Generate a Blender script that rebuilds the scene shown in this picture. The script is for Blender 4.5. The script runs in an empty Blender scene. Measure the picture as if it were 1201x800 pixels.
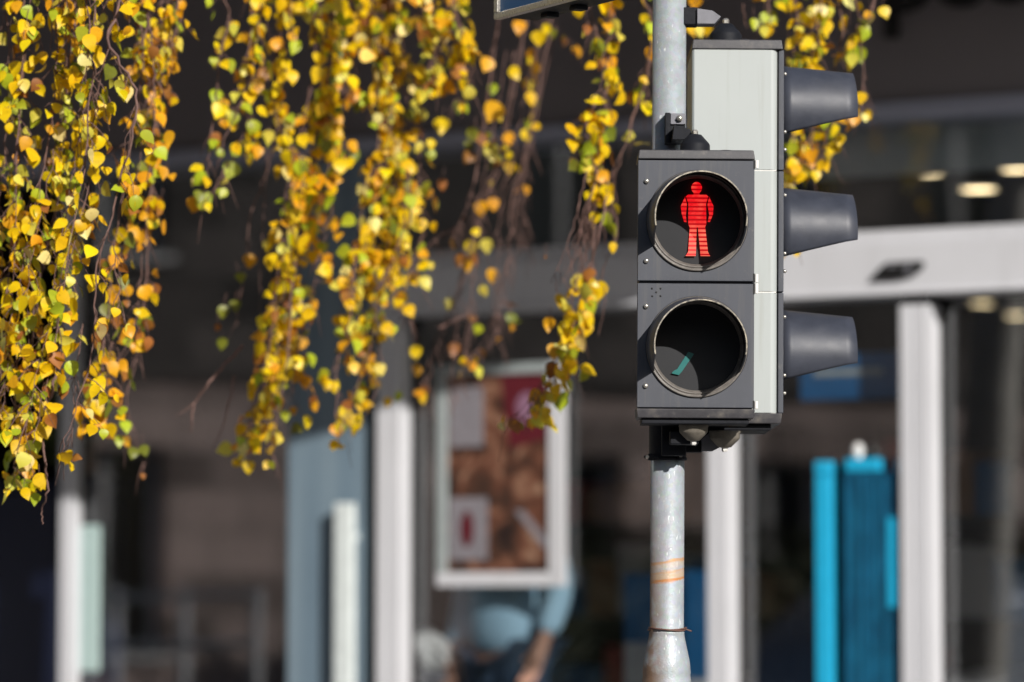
import bpy, bmesh, math, random
from mathutils import Vector, Matrix, noise
R = math.radians
PI = math.pi
scn = bpy.context.scene
C = scn.collection
random.seed(7)

# ------------------------------------------------------------------ camera, light
FPX = 135.0 / 36.0 * 1201.0
PITCH = math.atan(300.0 / FPX)
CAM = Vector((0, 0, 1.6))
cam = bpy.data.cameras.new('camera')
cam.lens = 135.0
cam.sensor_width = 36.0
cam.clip_start = 0.1
cam.clip_end = 2000
cam.dof.use_dof = True
cam.dof.focus_distance = 8.02
cam.dof.aperture_fstop = 2.15
camo = bpy.data.objects.new('camera', cam)
C.objects.link(camo)
camo.location = CAM
camo.rotation_euler = (R(90) + PITCH, 0, 0)
scn.camera = camo

SUN_AZ, SUN_EL = R(27), R(24)          # to the right of the viewer's back
TOSUN = Vector((math.sin(SUN_AZ) * math.cos(SUN_EL), -math.cos(SUN_AZ) * math.cos(SUN_EL), math.sin(SUN_EL)))
w = bpy.data.worlds.new('World')
scn.world = w
w.use_nodes = True
nt = w.node_tree
bg = nt.nodes['Background']
sky = nt.nodes.new('ShaderNodeTexSky')
sky.sky_type = 'NISHITA'
sky.sun_disc = False
sky.sun_elevation = SUN_EL
sky.sun_rotation = math.atan2(TOSUN.x, TOSUN.y)
nt.links.new(sky.outputs[0], bg.inputs[0])
bg.inputs[1].default_value = 0.08
sl = bpy.data.lights.new('sun', 'SUN')
sl.energy = 4.8
sl.angle = R(0.5)
sl.color = (1.0, 0.955, 0.90)
so = bpy.data.objects.new('sun', sl)
C.objects.link(so)
so.rotation_euler = TOSUN.to_track_quat('Z', 'Y').to_euler()
so.location = TOSUN * 50
scn.view_settings.view_transform = 'Standard'
scn.view_settings.look = 'None'
scn.view_settings.gamma = 1
scn.view_settings.exposure = 0.0
scn.render.engine = 'CYCLES'
scn.cycles.use_denoising = True
scn.cycles.max_bounces = 7
scn.cycles.transparent_max_bounces = 12
scn.cycles.caustics_reflective = False
scn.cycles.caustics_refractive = False
scn.cycles.sample_clamp_indirect = 4.0

# ------------------------------------------------------------------ geometry of the view
def ray(px, py):
    u = (px - 600.5) / FPX
    v = (400.0 - py) / FPX
    return Vector((u, math.cos(PITCH) - v * math.sin(PITCH), math.sin(PITCH) + v * math.cos(PITCH)))
def at(px, py, Y):
    d = ray(px, py)
    return CAM + d * (Y / d.y)
FR = R(29)                              # the shop front is turned, its right end nearer
FT = Vector((math.cos(FR), -math.sin(FR), 0))
FN = Vector((-math.sin(FR), -math.cos(FR), 0))
F0 = Vector((0, 15, 0))
def W(s, y, z):                         # shop-front coordinates (y runs into the shop) to world
    return F0 + FT * s - FN * y + Vector((0, 0, z))
def pf(px, py, y=0.0):                  # where the line through px, py meets the plane y of the shop
    d = ray(px, py)
    k = ((F0 - CAM).dot(FN) - y) / d.dot(FN)
    p = CAM + d * k - F0
    return p.dot(FT), p.z

# ------------------------------------------------------------------ materials
M = {}
def mat(name, col, rough=0.5, metal=0.0, var=0.12, scale=30.0, bump=0.0, bscale=None, spec=0.5, coat=0.0, col2=None):
    m = bpy.data.materials.new(name)
    m.use_nodes = True
    n, l = m.node_tree.nodes, m.node_tree.links
    p = n['Principled BSDF']
    p.inputs['Roughness'].default_value = rough
    p.inputs['Metallic'].default_value = metal
    p.inputs['Specular IOR Level'].default_value = spec
    p.inputs['Coat Weight'].default_value = coat
    tc = n.new('ShaderNodeTexCoord')
    nz = n.new('ShaderNodeTexNoise')
    nz.inputs['Scale'].default_value = scale
    nz.inputs['Detail'].default_value = 6
    nz.inputs['Roughness'].default_value = 0.6
    l.new(tc.outputs['Object'], nz.inputs['Vector'])
    cr = n.new('ShaderNodeValToRGB')
    cr.color_ramp.elements[0].position = 0.3
    cr.color_ramp.elements[1].position = 0.7
    a = tuple(c * (1 - var) for c in col)
    b = col2 if col2 else tuple(min(1, c * (1 + var)) for c in col)
    cr.color_ramp.elements[0].color = (*a, 1)
    cr.color_ramp.elements[1].color = (*b, 1)
    l.new(nz.outputs['Fac'], cr.inputs['Fac'])
    l.new(cr.outputs['Color'], p.inputs['Base Color'])
    mr = n.new('ShaderNodeMapRange')
    mr.inputs['To Min'].default_value = max(0.02, rough - 0.12)
    mr.inputs['To Max'].default_value = min(1, rough + 0.12)
    l.new(nz.outputs['Fac'], mr.inputs['Value'])
    l.new(mr.outputs['Result'], p.inputs['Roughness'])
    if bump:
        nb = n.new('ShaderNodeTexNoise')
        nb.inputs['Scale'].default_value = bscale or scale * 4
        nb.inputs['Detail'].default_value = 4
        l.new(tc.outputs['Object'], nb.inputs['Vector'])
        bp = n.new('ShaderNodeBump')
        bp.inputs['Strength'].default_value = bump
        bp.inputs['Distance'].default_value = 0.002
        l.new(nb.outputs['Fac'], bp.inputs['Height'])
        l.new(bp.outputs['Normal'], p.inputs['Normal'])
    M[name] = m
    return m
def glow(name, col, strength):
    m = bpy.data.materials.new(name)
    m.use_nodes = True
    p = m.node_tree.nodes['Principled BSDF']
    p.inputs['Base Color'].default_value = (*col, 1)
    p.inputs['Emission Color'].default_value = (*col, 1)
    p.inputs['Emission Strength'].default_value = strength
    M[name] = m
    return m
def dirty(name, speck, amount, scale):
    """dark specks of grime with a shape of their own laid into a material's colour"""
    m = M[name]
    n, l = m.node_tree.nodes, m.node_tree.links
    p = n['Principled BSDF']
    src = p.inputs['Base Color'].links[0].from_socket
    tc = [x for x in n if x.type == 'TEX_COORD'][0]
    nz = n.new('ShaderNodeTexNoise')
    nz.inputs['Scale'].default_value = scale
    nz.inputs['Detail'].default_value = 8
    nz.inputs['Roughness'].default_value = 0.75
    l.new(tc.outputs['Object'], nz.inputs['Vector'])
    cr = n.new('ShaderNodeValToRGB')
    cr.color_ramp.elements[0].position = 0.60
    cr.color_ramp.elements[1].position = 0.72
    cr.color_ramp.elements[1].color = (amount,) * 3 + (1,)
    cr.color_ramp.elements[0].color = (0, 0, 0, 1)
    l.new(nz.outputs['Fac'], cr.inputs['Fac'])
    mx = n.new('ShaderNodeMix')
    mx.data_type = 'RGBA'
    l.new(cr.outputs['Color'], mx.inputs['Factor'])
    l.new(src, mx.inputs[6])
    mx.inputs[7].default_value = (*speck, 1)
    l.new(mx.outputs[2], p.inputs['Base Color'])

mat('housing_dark', (0.062, 0.067, 0.082), 0.55, var=0.10, scale=14, bump=0.25, bscale=900)
dirty('housing_dark', (0.20, 0.19, 0.17), 0.45, 22)
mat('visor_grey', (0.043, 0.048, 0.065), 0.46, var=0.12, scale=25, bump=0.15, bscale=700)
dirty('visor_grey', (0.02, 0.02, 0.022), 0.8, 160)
mat('cap_black', (0.050, 0.048, 0.053), 0.45, var=0.25, scale=30, bump=0.2, bscale=500)
dirty('cap_black', (0.16, 0.15, 0.13), 0.6, 60)
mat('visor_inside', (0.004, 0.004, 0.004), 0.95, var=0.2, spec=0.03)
mat('ring_rubber', (0.16, 0.145, 0.13), 0.38, var=0.35, scale=60)
dirty('ring_rubber', (0.45, 0.42, 0.36), 0.7, 45)
mat('worn_edge', (0.06, 0.06, 0.07), 0.4, var=0.3, scale=120, col2=(.62, .55, .42))
mat('lens_dark', (0.052, 0.053, 0.056), 0.8, var=0.03, spec=0.04)
mat('unlit_green', (0.012, 0.15, 0.14), 0.4, var=0.05)
mat('lens_red', (0.25, 0.01, 0.01), 0.2)
mat('lens_amber', (0.35, 0.16, 0.01), 0.2)
mat('lens_green', (0.01, 0.2, 0.12), 0.2)
mat('housing_light', (0.43, 0.462, 0.452), 0.5, var=0.025, scale=5, bump=0.08, bscale=800)
dirty('housing_light', (0.40, 0.40, 0.34), 0.3, 9)
mat('white_plastic', (0.78, 0.76, 0.72), 0.45, var=0.1)
mat('screw_metal', (0.55, 0.52, 0.46), 0.3, 0.8, var=0.2, scale=200)
mat('bracket_black', (0.012, 0.013, 0.017), 0.6, var=0.3, bump=0.3, spec=0.2)
mat('bracket_grey', (0.21, 0.21, 0.235), 0.5, var=0.15, bump=0.4, bscale=500)
mat('dome_grime', (0.17, 0.15, 0.12), 0.7, var=0.3, scale=60)
mat('wire', (0.16, 0.08, 0.06), 0.55, var=0.3)
mat('frame_white', (0.635, 0.64, 0.67), 0.4, var=0.03, scale=3)
mat('gasket_and_shade', (0.02, 0.02, 0.02), 0.8)
mat('fascia_dark', (0.235, 0.215, 0.225), 0.6, var=0.06, scale=1.2)
mat('trim_blue', (0.40, 0.42, 0.52), 0.45, var=0.05)
mat('letter_black', (0.006, 0.006, 0.006), 0.5)
mat('film_blue', (0.15, 0.215, 0.27), 0.5, var=0.10, scale=2.0)
mat('pull_white', (0.72, 0.78, 0.77), 0.35)
mat('mint', (0.42, 0.55, 0.53), 0.5, var=0.05)
mat('cyan', (0.015, 0.42, 0.70), 0.4, var=0.08)
mat('blue_mid', (0.010, 0.12, 0.23), 0.3, var=0.5, scale=7)
mat('deep_blue', (0.01, 0.14, 0.36), 0.4, var=0.15, scale=4)
mat('teal_blue', (0.003, 0.045, 0.12), 0.3, var=0.5, scale=4, col2=(.01,.15,.27))
mat('grey_green', (0.50, 0.55, 0.54), 0.6, var=0.1, scale=3)
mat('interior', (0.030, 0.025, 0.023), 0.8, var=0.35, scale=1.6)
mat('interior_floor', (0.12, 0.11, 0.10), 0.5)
mat('shelf_dark', (0.05, 0.045, 0.045), 0.6)
mat('box_white', (0.6, 0.6, 0.62), 0.6)
mat('box_tan', (0.38, 0.22, 0.13), 0.7)
mat('box_red', (0.4, 0.03, 0.03), 0.5)
mat('paper_white', (0.75, 0.75, 0.74), 0.7)
mat('frame_shaded', (0.33, 0.37, 0.37), 0.4)
mat('grey_card', (0.22, 0.205, 0.225), 0.6)
mat('bin_navy', (0.008, 0.013, 0.04), 0.5)
mat('poster_red', (0.10, 0.008, 0.015), 0.5)
mat('poster_pink', (0.25, 0.13, 0.2), 0.6)
mat('skin', (0.50, 0.27, 0.19), 0.5, var=0.06)
mat('shirt_blue', (0.42, 0.66, 0.84), 0.8, var=0.08)
mat('jeans', (0.035, 0.07, 0.13), 0.85, var=0.2)
mat('navy_cloth', (0.03, 0.035, 0.055), 0.85)
mat('rust_cloth', (0.40, 0.10, 0.05), 0.85)
mat('hair_brown', (0.08, 0.035, 0.02), 0.6)
mat('shoe_dark', (0.03, 0.03, 0.03), 0.5)
mat('twig', (0.165, 0.092, 0.075), 0.75, var=0.35, scale=80)
mat('bark_white', (0.55, 0.53, 0.50), 0.8, var=0.2, scale=9, bump=0.6, col2=(0.62, 0.6, 0.56))
dirty('bark_white', (0.05, 0.045, 0.04), 0.95, 6)
mat('asphalt', (0.052, 0.052, 0.054), 0.9, var=0.2, scale=60, bump=0.5)
mat('paving', (0.24, 0.23, 0.22), 0.85, var=0.12, scale=8, bump=0.3)
mat('kerb', (0.34, 0.33, 0.32), 0.85, var=0.1, scale=20)
mat('road_paint', (0.78, 0.78, 0.76), 0.7)
mat('stucco', (0.16, 0.125, 0.115), 0.9, var=0.2, scale=1.6, bump=0.4, col2=(.60,.47,.43))
mat('stone', (0.025, 0.024, 0.023), 0.9, var=0.4, scale=1.5, bump=0.5, col2=(.16,.14,.13))
mat('plant_green', (0.09, 0.12, 0.03), 0.6)
mat('hedge_green', (0.035, 0.045, 0.018), 0.7, var=0.4, scale=3)
mat('sill_white', (0.7, 0.68, 0.68), 0.6)
mat('roof_tile', (0.25, 0.12, 0.08), 0.8)
mat('window_glass', (0.02, 0.025, 0.03), 0.12)
mat('car_dark', (0.09, 0.11, 0.15), 0.25, coat=1.0)
mat('car_silver', (0.42, 0.47, 0.55), 0.3, 0.5, coat=1.0)
mat('tyre', (0.02, 0.02, 0.02), 0.85)
mat('rim', (0.5, 0.5, 0.52), 0.3, 0.9)
mat('headlight', (0.7, 0.72, 0.75), 0.15)
mat('tail_light', (0.35, 0.01, 0.01), 0.2)
glow('ceiling_glow', (1.0, 0.78, 0.45), 7.0)

def streaks(name, colr, amount, sx_=55, sz_=2.5, lo=.52, hi=.75):
    m = M[name]; n, l = m.node_tree.nodes, m.node_tree.links
    p = n['Principled BSDF']; src = p.inputs['Base Color'].links[0].from_socket
    tc = [x for x in n if x.type == 'TEX_COORD'][0]
    mp = n.new('ShaderNodeMapping'); mp.inputs['Scale'].default_value = (sx_, sx_, sz_)
    l.new(tc.outputs['Object'], mp.inputs['Vector'])
    nz = n.new('ShaderNodeTexNoise'); nz.inputs['Scale'].default_value = 1; nz.inputs['Detail'].default_value = 5; nz.inputs['Roughness'].default_value = .6
    l.new(mp.outputs[0], nz.inputs['Vector'])
    r_ = n.new('ShaderNodeMapRange'); l.new(nz.outputs['Fac'], r_.inputs['Value'])
    r_.inputs['From Min'].default_value = lo; r_.inputs['From Max'].default_value = hi; r_.inputs['To Max'].default_value = amount
    mx = n.new('ShaderNodeMix'); mx.data_type = 'RGBA'
    l.new(r_.outputs['Result'], mx.inputs['Factor']); l.new(src, mx.inputs[6]); mx.inputs[7].default_value = (*colr, 1)
    l.new(mx.outputs[2], p.inputs['Base Color'])
M['bracket_grey'].node_tree.nodes['Principled BSDF'].inputs['Specular IOR Level'].default_value = .3
streaks('housing_light', (.27, .27, .22), .30)
streaks('housing_dark', (.16, .15, .13), .28, 70, 5)
streaks('cap_black', (.17, .15, .12), .45, 30, 30)
streaks('visor_grey', (.10, .10, .11), .35, 12, 12, .5, .8)
streaks('frame_white', (.42, .42, .42), .35, 6, .8)
streaks('fascia_dark', (.12, .11, .11), .4, 1.2, .35)
streaks('film_blue', (.30, .38, .43), .6, 9, .35, .45, .7)

def blocks(name, cols, w_, h_):
    m = M[name]; n, l = m.node_tree.nodes, m.node_tree.links
    p = n['Principled BSDF']; src = p.inputs['Base Color'].links[0].from_socket
    tc = [x for x in n if x.type == 'TEX_COORD'][0]
    sp = n.new('ShaderNodeSeparateXYZ'); l.new(tc.outputs['Object'], sp.inputs[0])
    cb = n.new('ShaderNodeCombineXYZ'); l.new(sp.outputs['Y'], cb.inputs['X']); l.new(sp.outputs['Z'], cb.inputs['Y'])
    b = n.new('ShaderNodeTexBrick'); b.inputs['Scale'].default_value = 1; b.inputs['Brick Width'].default_value = w_; b.inputs['Row Height'].default_value = h_
    b.inputs['Mortar Size'].default_value = .018; b.inputs['Bias'].default_value = -.1
    for k_, c_ in zip(('Color1', 'Color2', 'Mortar'), cols): b.inputs[k_].default_value = (*c_, 1)
    l.new(cb.outputs[0], b.inputs['Vector'])
    mx = n.new('ShaderNodeMix'); mx.data_type = 'RGBA'; mx.inputs['Factor'].default_value = .6
    l.new(src, mx.inputs[6]); l.new(b.outputs['Color'], mx.inputs[7]); l.new(mx.outputs[2], p.inputs['Base Color'])
blocks('stucco', ((.06, .045, .04), (.78, .60, .55), (.30, .25, .23)), .62, .36)
blocks('stone', ((.012, .011, .011), (.20, .17, .16), (.06, .055, .05)), .7, .4)

# galvanised pole: spangle, pale drips, rust bands
def pole_material():
    m = mat('galvanised', (0.38, 0.425, 0.455), 0.52, 0.2, var=0.10, scale=35, bump=0.35, bscale=260)
    n, l = m.node_tree.nodes, m.node_tree.links
    p = n['Principled BSDF']
    src = p.inputs['Base Color'].links[0].from_socket
    tc = [x for x in n if x.type == 'TEX_COORD'][0]
    vo = n.new('ShaderNodeTexVoronoi')
    vo.inputs['Scale'].default_value = 110
    l.new(tc.outputs['Object'], vo.inputs['Vector'])
    mxs = n.new('ShaderNodeMix'); mxs.data_type = 'RGBA'; mxs.blend_type = 'OVERLAY'
    mxs.inputs['Factor'].default_value = 0.07
    l.new(src, mxs.inputs[6]); l.new(vo.outputs['Color'], mxs.inputs[7])
    hs = n.new('ShaderNodeHueSaturation'); hs.inputs['Saturation'].default_value = 0.8
    l.new(mxs.outputs[2], hs.inputs['Color'])
    cur = hs.outputs['Color']
    sep = n.new('ShaderNodeSeparateXYZ')
    l.new(tc.outputs['Object'], sep.inputs[0])
    # scratches where the zinc shows paler
    mp = n.new('ShaderNodeMapping'); mp.inputs['Scale'].default_value = (60, 60, 18)
    l.new(tc.outputs['Object'], mp.inputs['Vector'])
    ns = n.new('ShaderNodeTexNoise'); ns.inputs['Scale'].default_value = 3; ns.inputs['Detail'].default_value = 5
    l.new(mp.outputs[0], ns.inputs['Vector'])
    r2 = n.new('ShaderNodeValToRGB'); r2.color_ramp.elements[0].position = 0.66; r2.color_ramp.elements[1].position = 0.70
    l.new(ns.outputs['Fac'], r2.inputs['Fac'])
    mw = n.new('ShaderNodeMix'); mw.data_type = 'RGBA'
    l.new(r2.outputs['Color'], mw.inputs['Factor']); l.new(cur, mw.inputs[6]); mw.inputs[7].default_value = (0.72, 0.76, 0.76, 1)
    cur = mw.outputs[2]
    # rust: two wavy bands, and a brown stain on the foot
    nw = n.new('ShaderNodeTexNoise'); nw.inputs['Scale'].default_value = 28; nw.inputs['Detail'].default_value = 5
    mp2 = n.new('ShaderNodeMapping'); mp2.inputs['Scale'].default_value = (1, 1, 6)
    l.new(tc.outputs['Object'], mp2.inputs['Vector']); l.new(mp2.outputs[0], nw.inputs['Vector'])
    nst = n.new('ShaderNodeTexNoise'); nst.inputs['Scale'].default_value = 22; nst.inputs['Detail'].default_value = 6
    l.new(tc.outputs['Object'], nst.inputs['Vector'])
    def band(z, half, amp, colr, slope=0.16, str_=0.85):
        nonlocal cur
        a = n.new('ShaderNodeMath'); a.operation = 'MULTIPLY_ADD'
        l.new(sep.outputs['X'], a.inputs[0]); a.inputs[1].default_value = -slope
        l.new(sep.outputs['Z'], a.inputs[2])
        b = n.new('ShaderNodeMath'); b.operation = 'MULTIPLY_ADD'
        l.new(nw.outputs['Fac'], b.inputs[0]); b.inputs[1].default_value = amp; l.new(a.outputs[0], b.inputs[2])
        c = n.new('ShaderNodeMath'); c.operation = 'SUBTRACT'; l.new(b.outputs[0], c.inputs[0]); c.inputs[1].default_value = z + amp * 0.5
        d = n.new('ShaderNodeMath'); d.operation = 'ABSOLUTE'; l.new(c.outputs[0], d.inputs[0])
        e = n.new('ShaderNodeMapRange'); l.new(d.outputs[0], e.inputs['Value'])
        e.inputs['From Min'].default_value = half * 0.25; e.inputs['From Max'].default_value = half
        e.inputs['To Min'].default_value = str_; e.inputs['To Max'].default_value = 0
        mm = n.new('ShaderNodeMix'); mm.data_type = 'RGBA'
        l.new(e.outputs['Result'], mm.inputs['Factor']); l.new(cur, mm.inputs[6]); mm.inputs[7].default_value = (*colr, 1)
        cur = mm.outputs[2]
    for py, h, c, s in ((659, .0050, (.55, .24, .05), .75), (663, .012, (.60, .42, .25), .4), (676, .013, (.62, .36, .14), .55),
                        (681, .0055, (.55, .20, .03), .9), (671, .004, (.58, .3, .1), .6)):
        band(at(783, py, 8.20).z, h, 0.014, c, str_=s)
    # stain on the camera's left flank low down
    ms = n.new('ShaderNodeMapRange'); l.new(sep.outputs['X'], ms.inputs['Value'])
    ms.inputs['From Min'].default_value = 0.004; ms.inputs['From Max'].default_value = -0.034
    ms.inputs['To Min'].default_value = 0; ms.inputs['To Max'].default_value = 0.95
    mz = n.new('ShaderNodeMapRange'); l.new(sep.outputs['Z'], mz.inputs['Value'])
    mz.inputs['From Min'].default_value = at(783, 540, 8.20).z; mz.inputs['From Max'].default_value = at(783, 735, 8.20).z
    mz.inputs['To Min'].default_value = 0; mz.inputs['To Max'].default_value = 1
    mu = n.new('ShaderNodeMath'); mu.operation = 'MULTIPLY'
    l.new(ms.outputs['Result'], mu.inputs[0]); l.new(mz.outputs['Result'], mu.inputs[1])
    m3 = n.new('ShaderNodeMath'); m3.operation = 'MULTIPLY'; l.new(mu.outputs[0], m3.inputs[0])
    r3 = n.new('ShaderNodeMapRange'); l.new(nst.outputs['Fac'], r3.inputs['Value'])
    r3.inputs['From Min'].default_value = 0.28; r3.inputs['From Max'].default_value = 0.5
    l.new(r3.outputs['Result'], m3.inputs[1])
    mm = n.new('ShaderNodeMix'); mm.data_type = 'RGBA'
    l.new(m3.outputs[0], mm.inputs['Factor']); l.new(cur, mm.inputs[6]); mm.inputs[7].default_value = (.24, .14, .08, 1)
    l.new(mm.outputs[2], p.inputs['Base Color'])
pole_material()

def glass_material(name, tint, refl):
    m = bpy.data.materials.new(name); m.use_nodes = True
    n, l = m.node_tree.nodes, m.node_tree.links
    n.remove(n['Principled BSDF'])
    out = [x for x in n if x.type == 'OUTPUT_MATERIAL'][0]
    tr = n.new('ShaderNodeBsdfTransparent'); tr.inputs[0].default_value = (*tint, 1)
    gl = n.new('ShaderNodeBsdfGlossy'); gl.inputs['Roughness'].default_value = 0.02
    tc = n.new('ShaderNodeTexCoord'); nz = n.new('ShaderNodeTexNoise'); nz.inputs['Scale'].default_value = 0.9
    l.new(tc.outputs['Object'], nz.inputs['Vector'])
    bp = n.new('ShaderNodeBump'); bp.inputs['Strength'].default_value = 0.12; bp.inputs['Distance'].default_value = 0.01
    l.new(nz.outputs['Fac'], bp.inputs['Height']); l.new(bp.outputs['Normal'], gl.inputs['Normal'])
    lw = n.new('ShaderNodeLayerWeight'); lw.inputs['Blend'].default_value = 0.15
    mr = n.new('ShaderNodeMapRange'); l.new(lw.outputs['Facing'], mr.inputs['Value'])
    mr.inputs['To Min'].default_value = refl; mr.inputs['To Max'].default_value = 0.9
    mx = n.new('ShaderNodeMixShader')
    l.new(mr.outputs['Result'], mx.inputs[0]); l.new(tr.outputs[0], mx.inputs[1]); l.new(gl.outputs[0], mx.inputs[2])
    l.new(mx.outputs[0], out.inputs['Surface'])
    M[name] = m
glass_material('shop_glass', (0.94, 0.955, 0.96), 0.11)

LEGZ = (491 - 265) * 8.0 / FPX
def led_material():
    m = bpy.data.materials.new('red_led'); m.use_nodes = True
    n, l = m.node_tree.nodes, m.node_tree.links
    p = n['Principled BSDF']; p.inputs['Base Color'].default_value = (0.35, 0.01, 0.01, 1); p.inputs['Roughness'].default_value = 0.4
    tc = n.new('ShaderNodeTexCoord'); sp = n.new('ShaderNodeSeparateXYZ'); l.new(tc.outputs['Object'], sp.inputs[0])
    a = n.new('ShaderNodeMath'); a.operation = 'MULTIPLY'; l.new(sp.outputs['Z'], a.inputs[0]); a.inputs[1].default_value = 2 * PI / 0.0091
    s = n.new('ShaderNodeMath'); s.operation = 'SINE'; l.new(a.outputs[0], s.inputs[0])
    r = n.new('ShaderNodeMapRange'); l.new(s.outputs[0], r.inputs['Value'])
    r.inputs['From Min'].default_value = -1; r.inputs['From Max'].default_value = 0.1
    nz = n.new('ShaderNodeTexNoise'); nz.inputs['Scale'].default_value = 45; l.new(tc.outputs['Object'], nz.inputs['Vector'])
    cr = n.new('ShaderNodeValToRGB')
    cr.color_ramp.elements[0].color = (0.42, 0.0, 0.003, 1); cr.color_ramp.elements[0].position = 0.05
    e = cr.color_ramp.elements.new(0.4); e.color = (0.95, 0.006, 0.012, 1)
    cr.color_ramp.elements[-1].color = (1.0, 0.26, 0.15, 1); cr.color_ramp.elements[-1].position = 1.0
    mu = n.new('ShaderNodeMath'); mu.operation = 'MULTIPLY_ADD'; l.new(nz.outputs['Fac'], mu.inputs[0]); mu.inputs[1].default_value = 0.7
    lg = n.new('ShaderNodeMapRange'); l.new(sp.outputs['Z'], lg.inputs['Value'])
    lg.inputs['From Min'].default_value = LEGZ - .012; lg.inputs['From Max'].default_value = LEGZ + .006
    lg.inputs['To Min'].default_value = .48; lg.inputs['To Max'].default_value = .10
    l.new(lg.outputs['Result'], mu.inputs[2])
    m2 = n.new('ShaderNodeMath'); m2.operation = 'MULTIPLY'; l.new(mu.outputs[0], m2.inputs[0]); l.new(r.outputs['Result'], m2.inputs[1])
    l.new(m2.outputs[0], cr.inputs['Fac']); l.new(cr.outputs['Color'], p.inputs['Emission Color'])
    p.inputs['Emission Strength'].default_value = 0.95
    M['red_led'] = m
led_material()

def leaf_material():
    m = bpy.data.materials.new('birch_leaf'); m.use_nodes = True
    n, l = m.node_tree.nodes, m.node_tree.links
    p = n['Principled BSDF']; out = [x for x in n if x.type == 'OUTPUT_MATERIAL'][0]
    at_ = n.new('ShaderNodeVertexColor'); at_.layer_name = 'leaf_colour'
    tc = n.new('ShaderNodeTexCoord')
    nz = n.new('ShaderNodeTexNoise'); nz.inputs['Scale'].default_value = 70; nz.inputs['Detail'].default_value = 5; nz.inputs['Roughness'].default_value = 0.7
    l.new(tc.outputs['Object'], nz.inputs['Vector'])
    cr = n.new('ShaderNodeValToRGB'); cr.color_ramp.elements[0].position = 0.60; cr.color_ramp.elements[1].position = 0.74
    cr.color_ramp.elements[1].color = (0.7, 0.7, 0.7, 1)
    l.new(nz.outputs['Fac'], cr.inputs['Fac'])
    mx = n.new('ShaderNodeMix'); mx.data_type = 'RGBA'
    l.new(cr.outputs['Color'], mx.inputs['Factor']); l.new(at_.outputs['Color'], mx.inputs[6]); mx.inputs[7].default_value = (0.34, 0.13, 0.02, 1)
    l.new(mx.outputs[2], p.inputs['Base Color'])
    p.inputs['Roughness'].default_value = 0.42
    p.inputs['Specular IOR Level'].default_value = 0.4
    tl = n.new('ShaderNodeBsdfTranslucent'); l.new(mx.outputs[2], tl.inputs[0])
    ms = n.new('ShaderNodeMixShader'); ms.inputs[0].default_value = 0.28
    l.new(p.outputs[0], ms.inputs[1]); l.new(tl.outputs[0], ms.inputs[2]); l.new(ms.outputs[0], out.inputs['Surface'])
    M['birch_leaf'] = m
leaf_material()

def poster_material():
    m = bpy.data.materials.new('poster_print'); m.use_nodes = True
    n, l = m.node_tree.nodes, m.node_tree.links
    p = n['Principled BSDF']; p.inputs['Roughness'].default_value = 0.35
    tc = n.new('ShaderNodeTexCoord')
    vo = n.new('ShaderNodeTexVoronoi'); vo.inputs['Scale'].default_value = 13; vo.feature = 'SMOOTH_F1'
    nz = n.new('ShaderNodeTexNoise'); nz.inputs['Scale'].default_value = 5; nz.inputs['Detail'].default_value = 4
    l.new(tc.outputs['Object'], nz.inputs['Vector'])
    vm = n.new('ShaderNodeVectorMath'); vm.operation = 'MULTIPLY_ADD'
    l.new(nz.outputs['Color'], vm.inputs[0]); vm.inputs[1].default_value = (0.3, 0.3, 0.3); l.new(tc.outputs['Object'], vm.inputs[2])
    l.new(vm.outputs[0], vo.inputs['Vector'])
    cr = n.new('ShaderNodeValToRGB')
    els = cr.color_ramp.elements
    els[0].color = (0.34, 0.25, 0.17, 1); els[0].position = 0.0
    els[1].color = (0.025, 0.014, 0.012, 1); els[1].position = 0.72
    for q, c in ((0.2, (0.24, 0.12, 0.075)), (0.38, (0.13, 0.05, 0.03)), (0.55, (0.06, 0.03, 0.02))):
        e = els.new(q); e.color = (*c, 1)
    l.new(vo.outputs['Distance'], cr.inputs['Fac'])
    l.new(cr.outputs['Color'], p.inputs['Base Color'])
    M['poster_print'] = m
poster_material()

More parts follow.
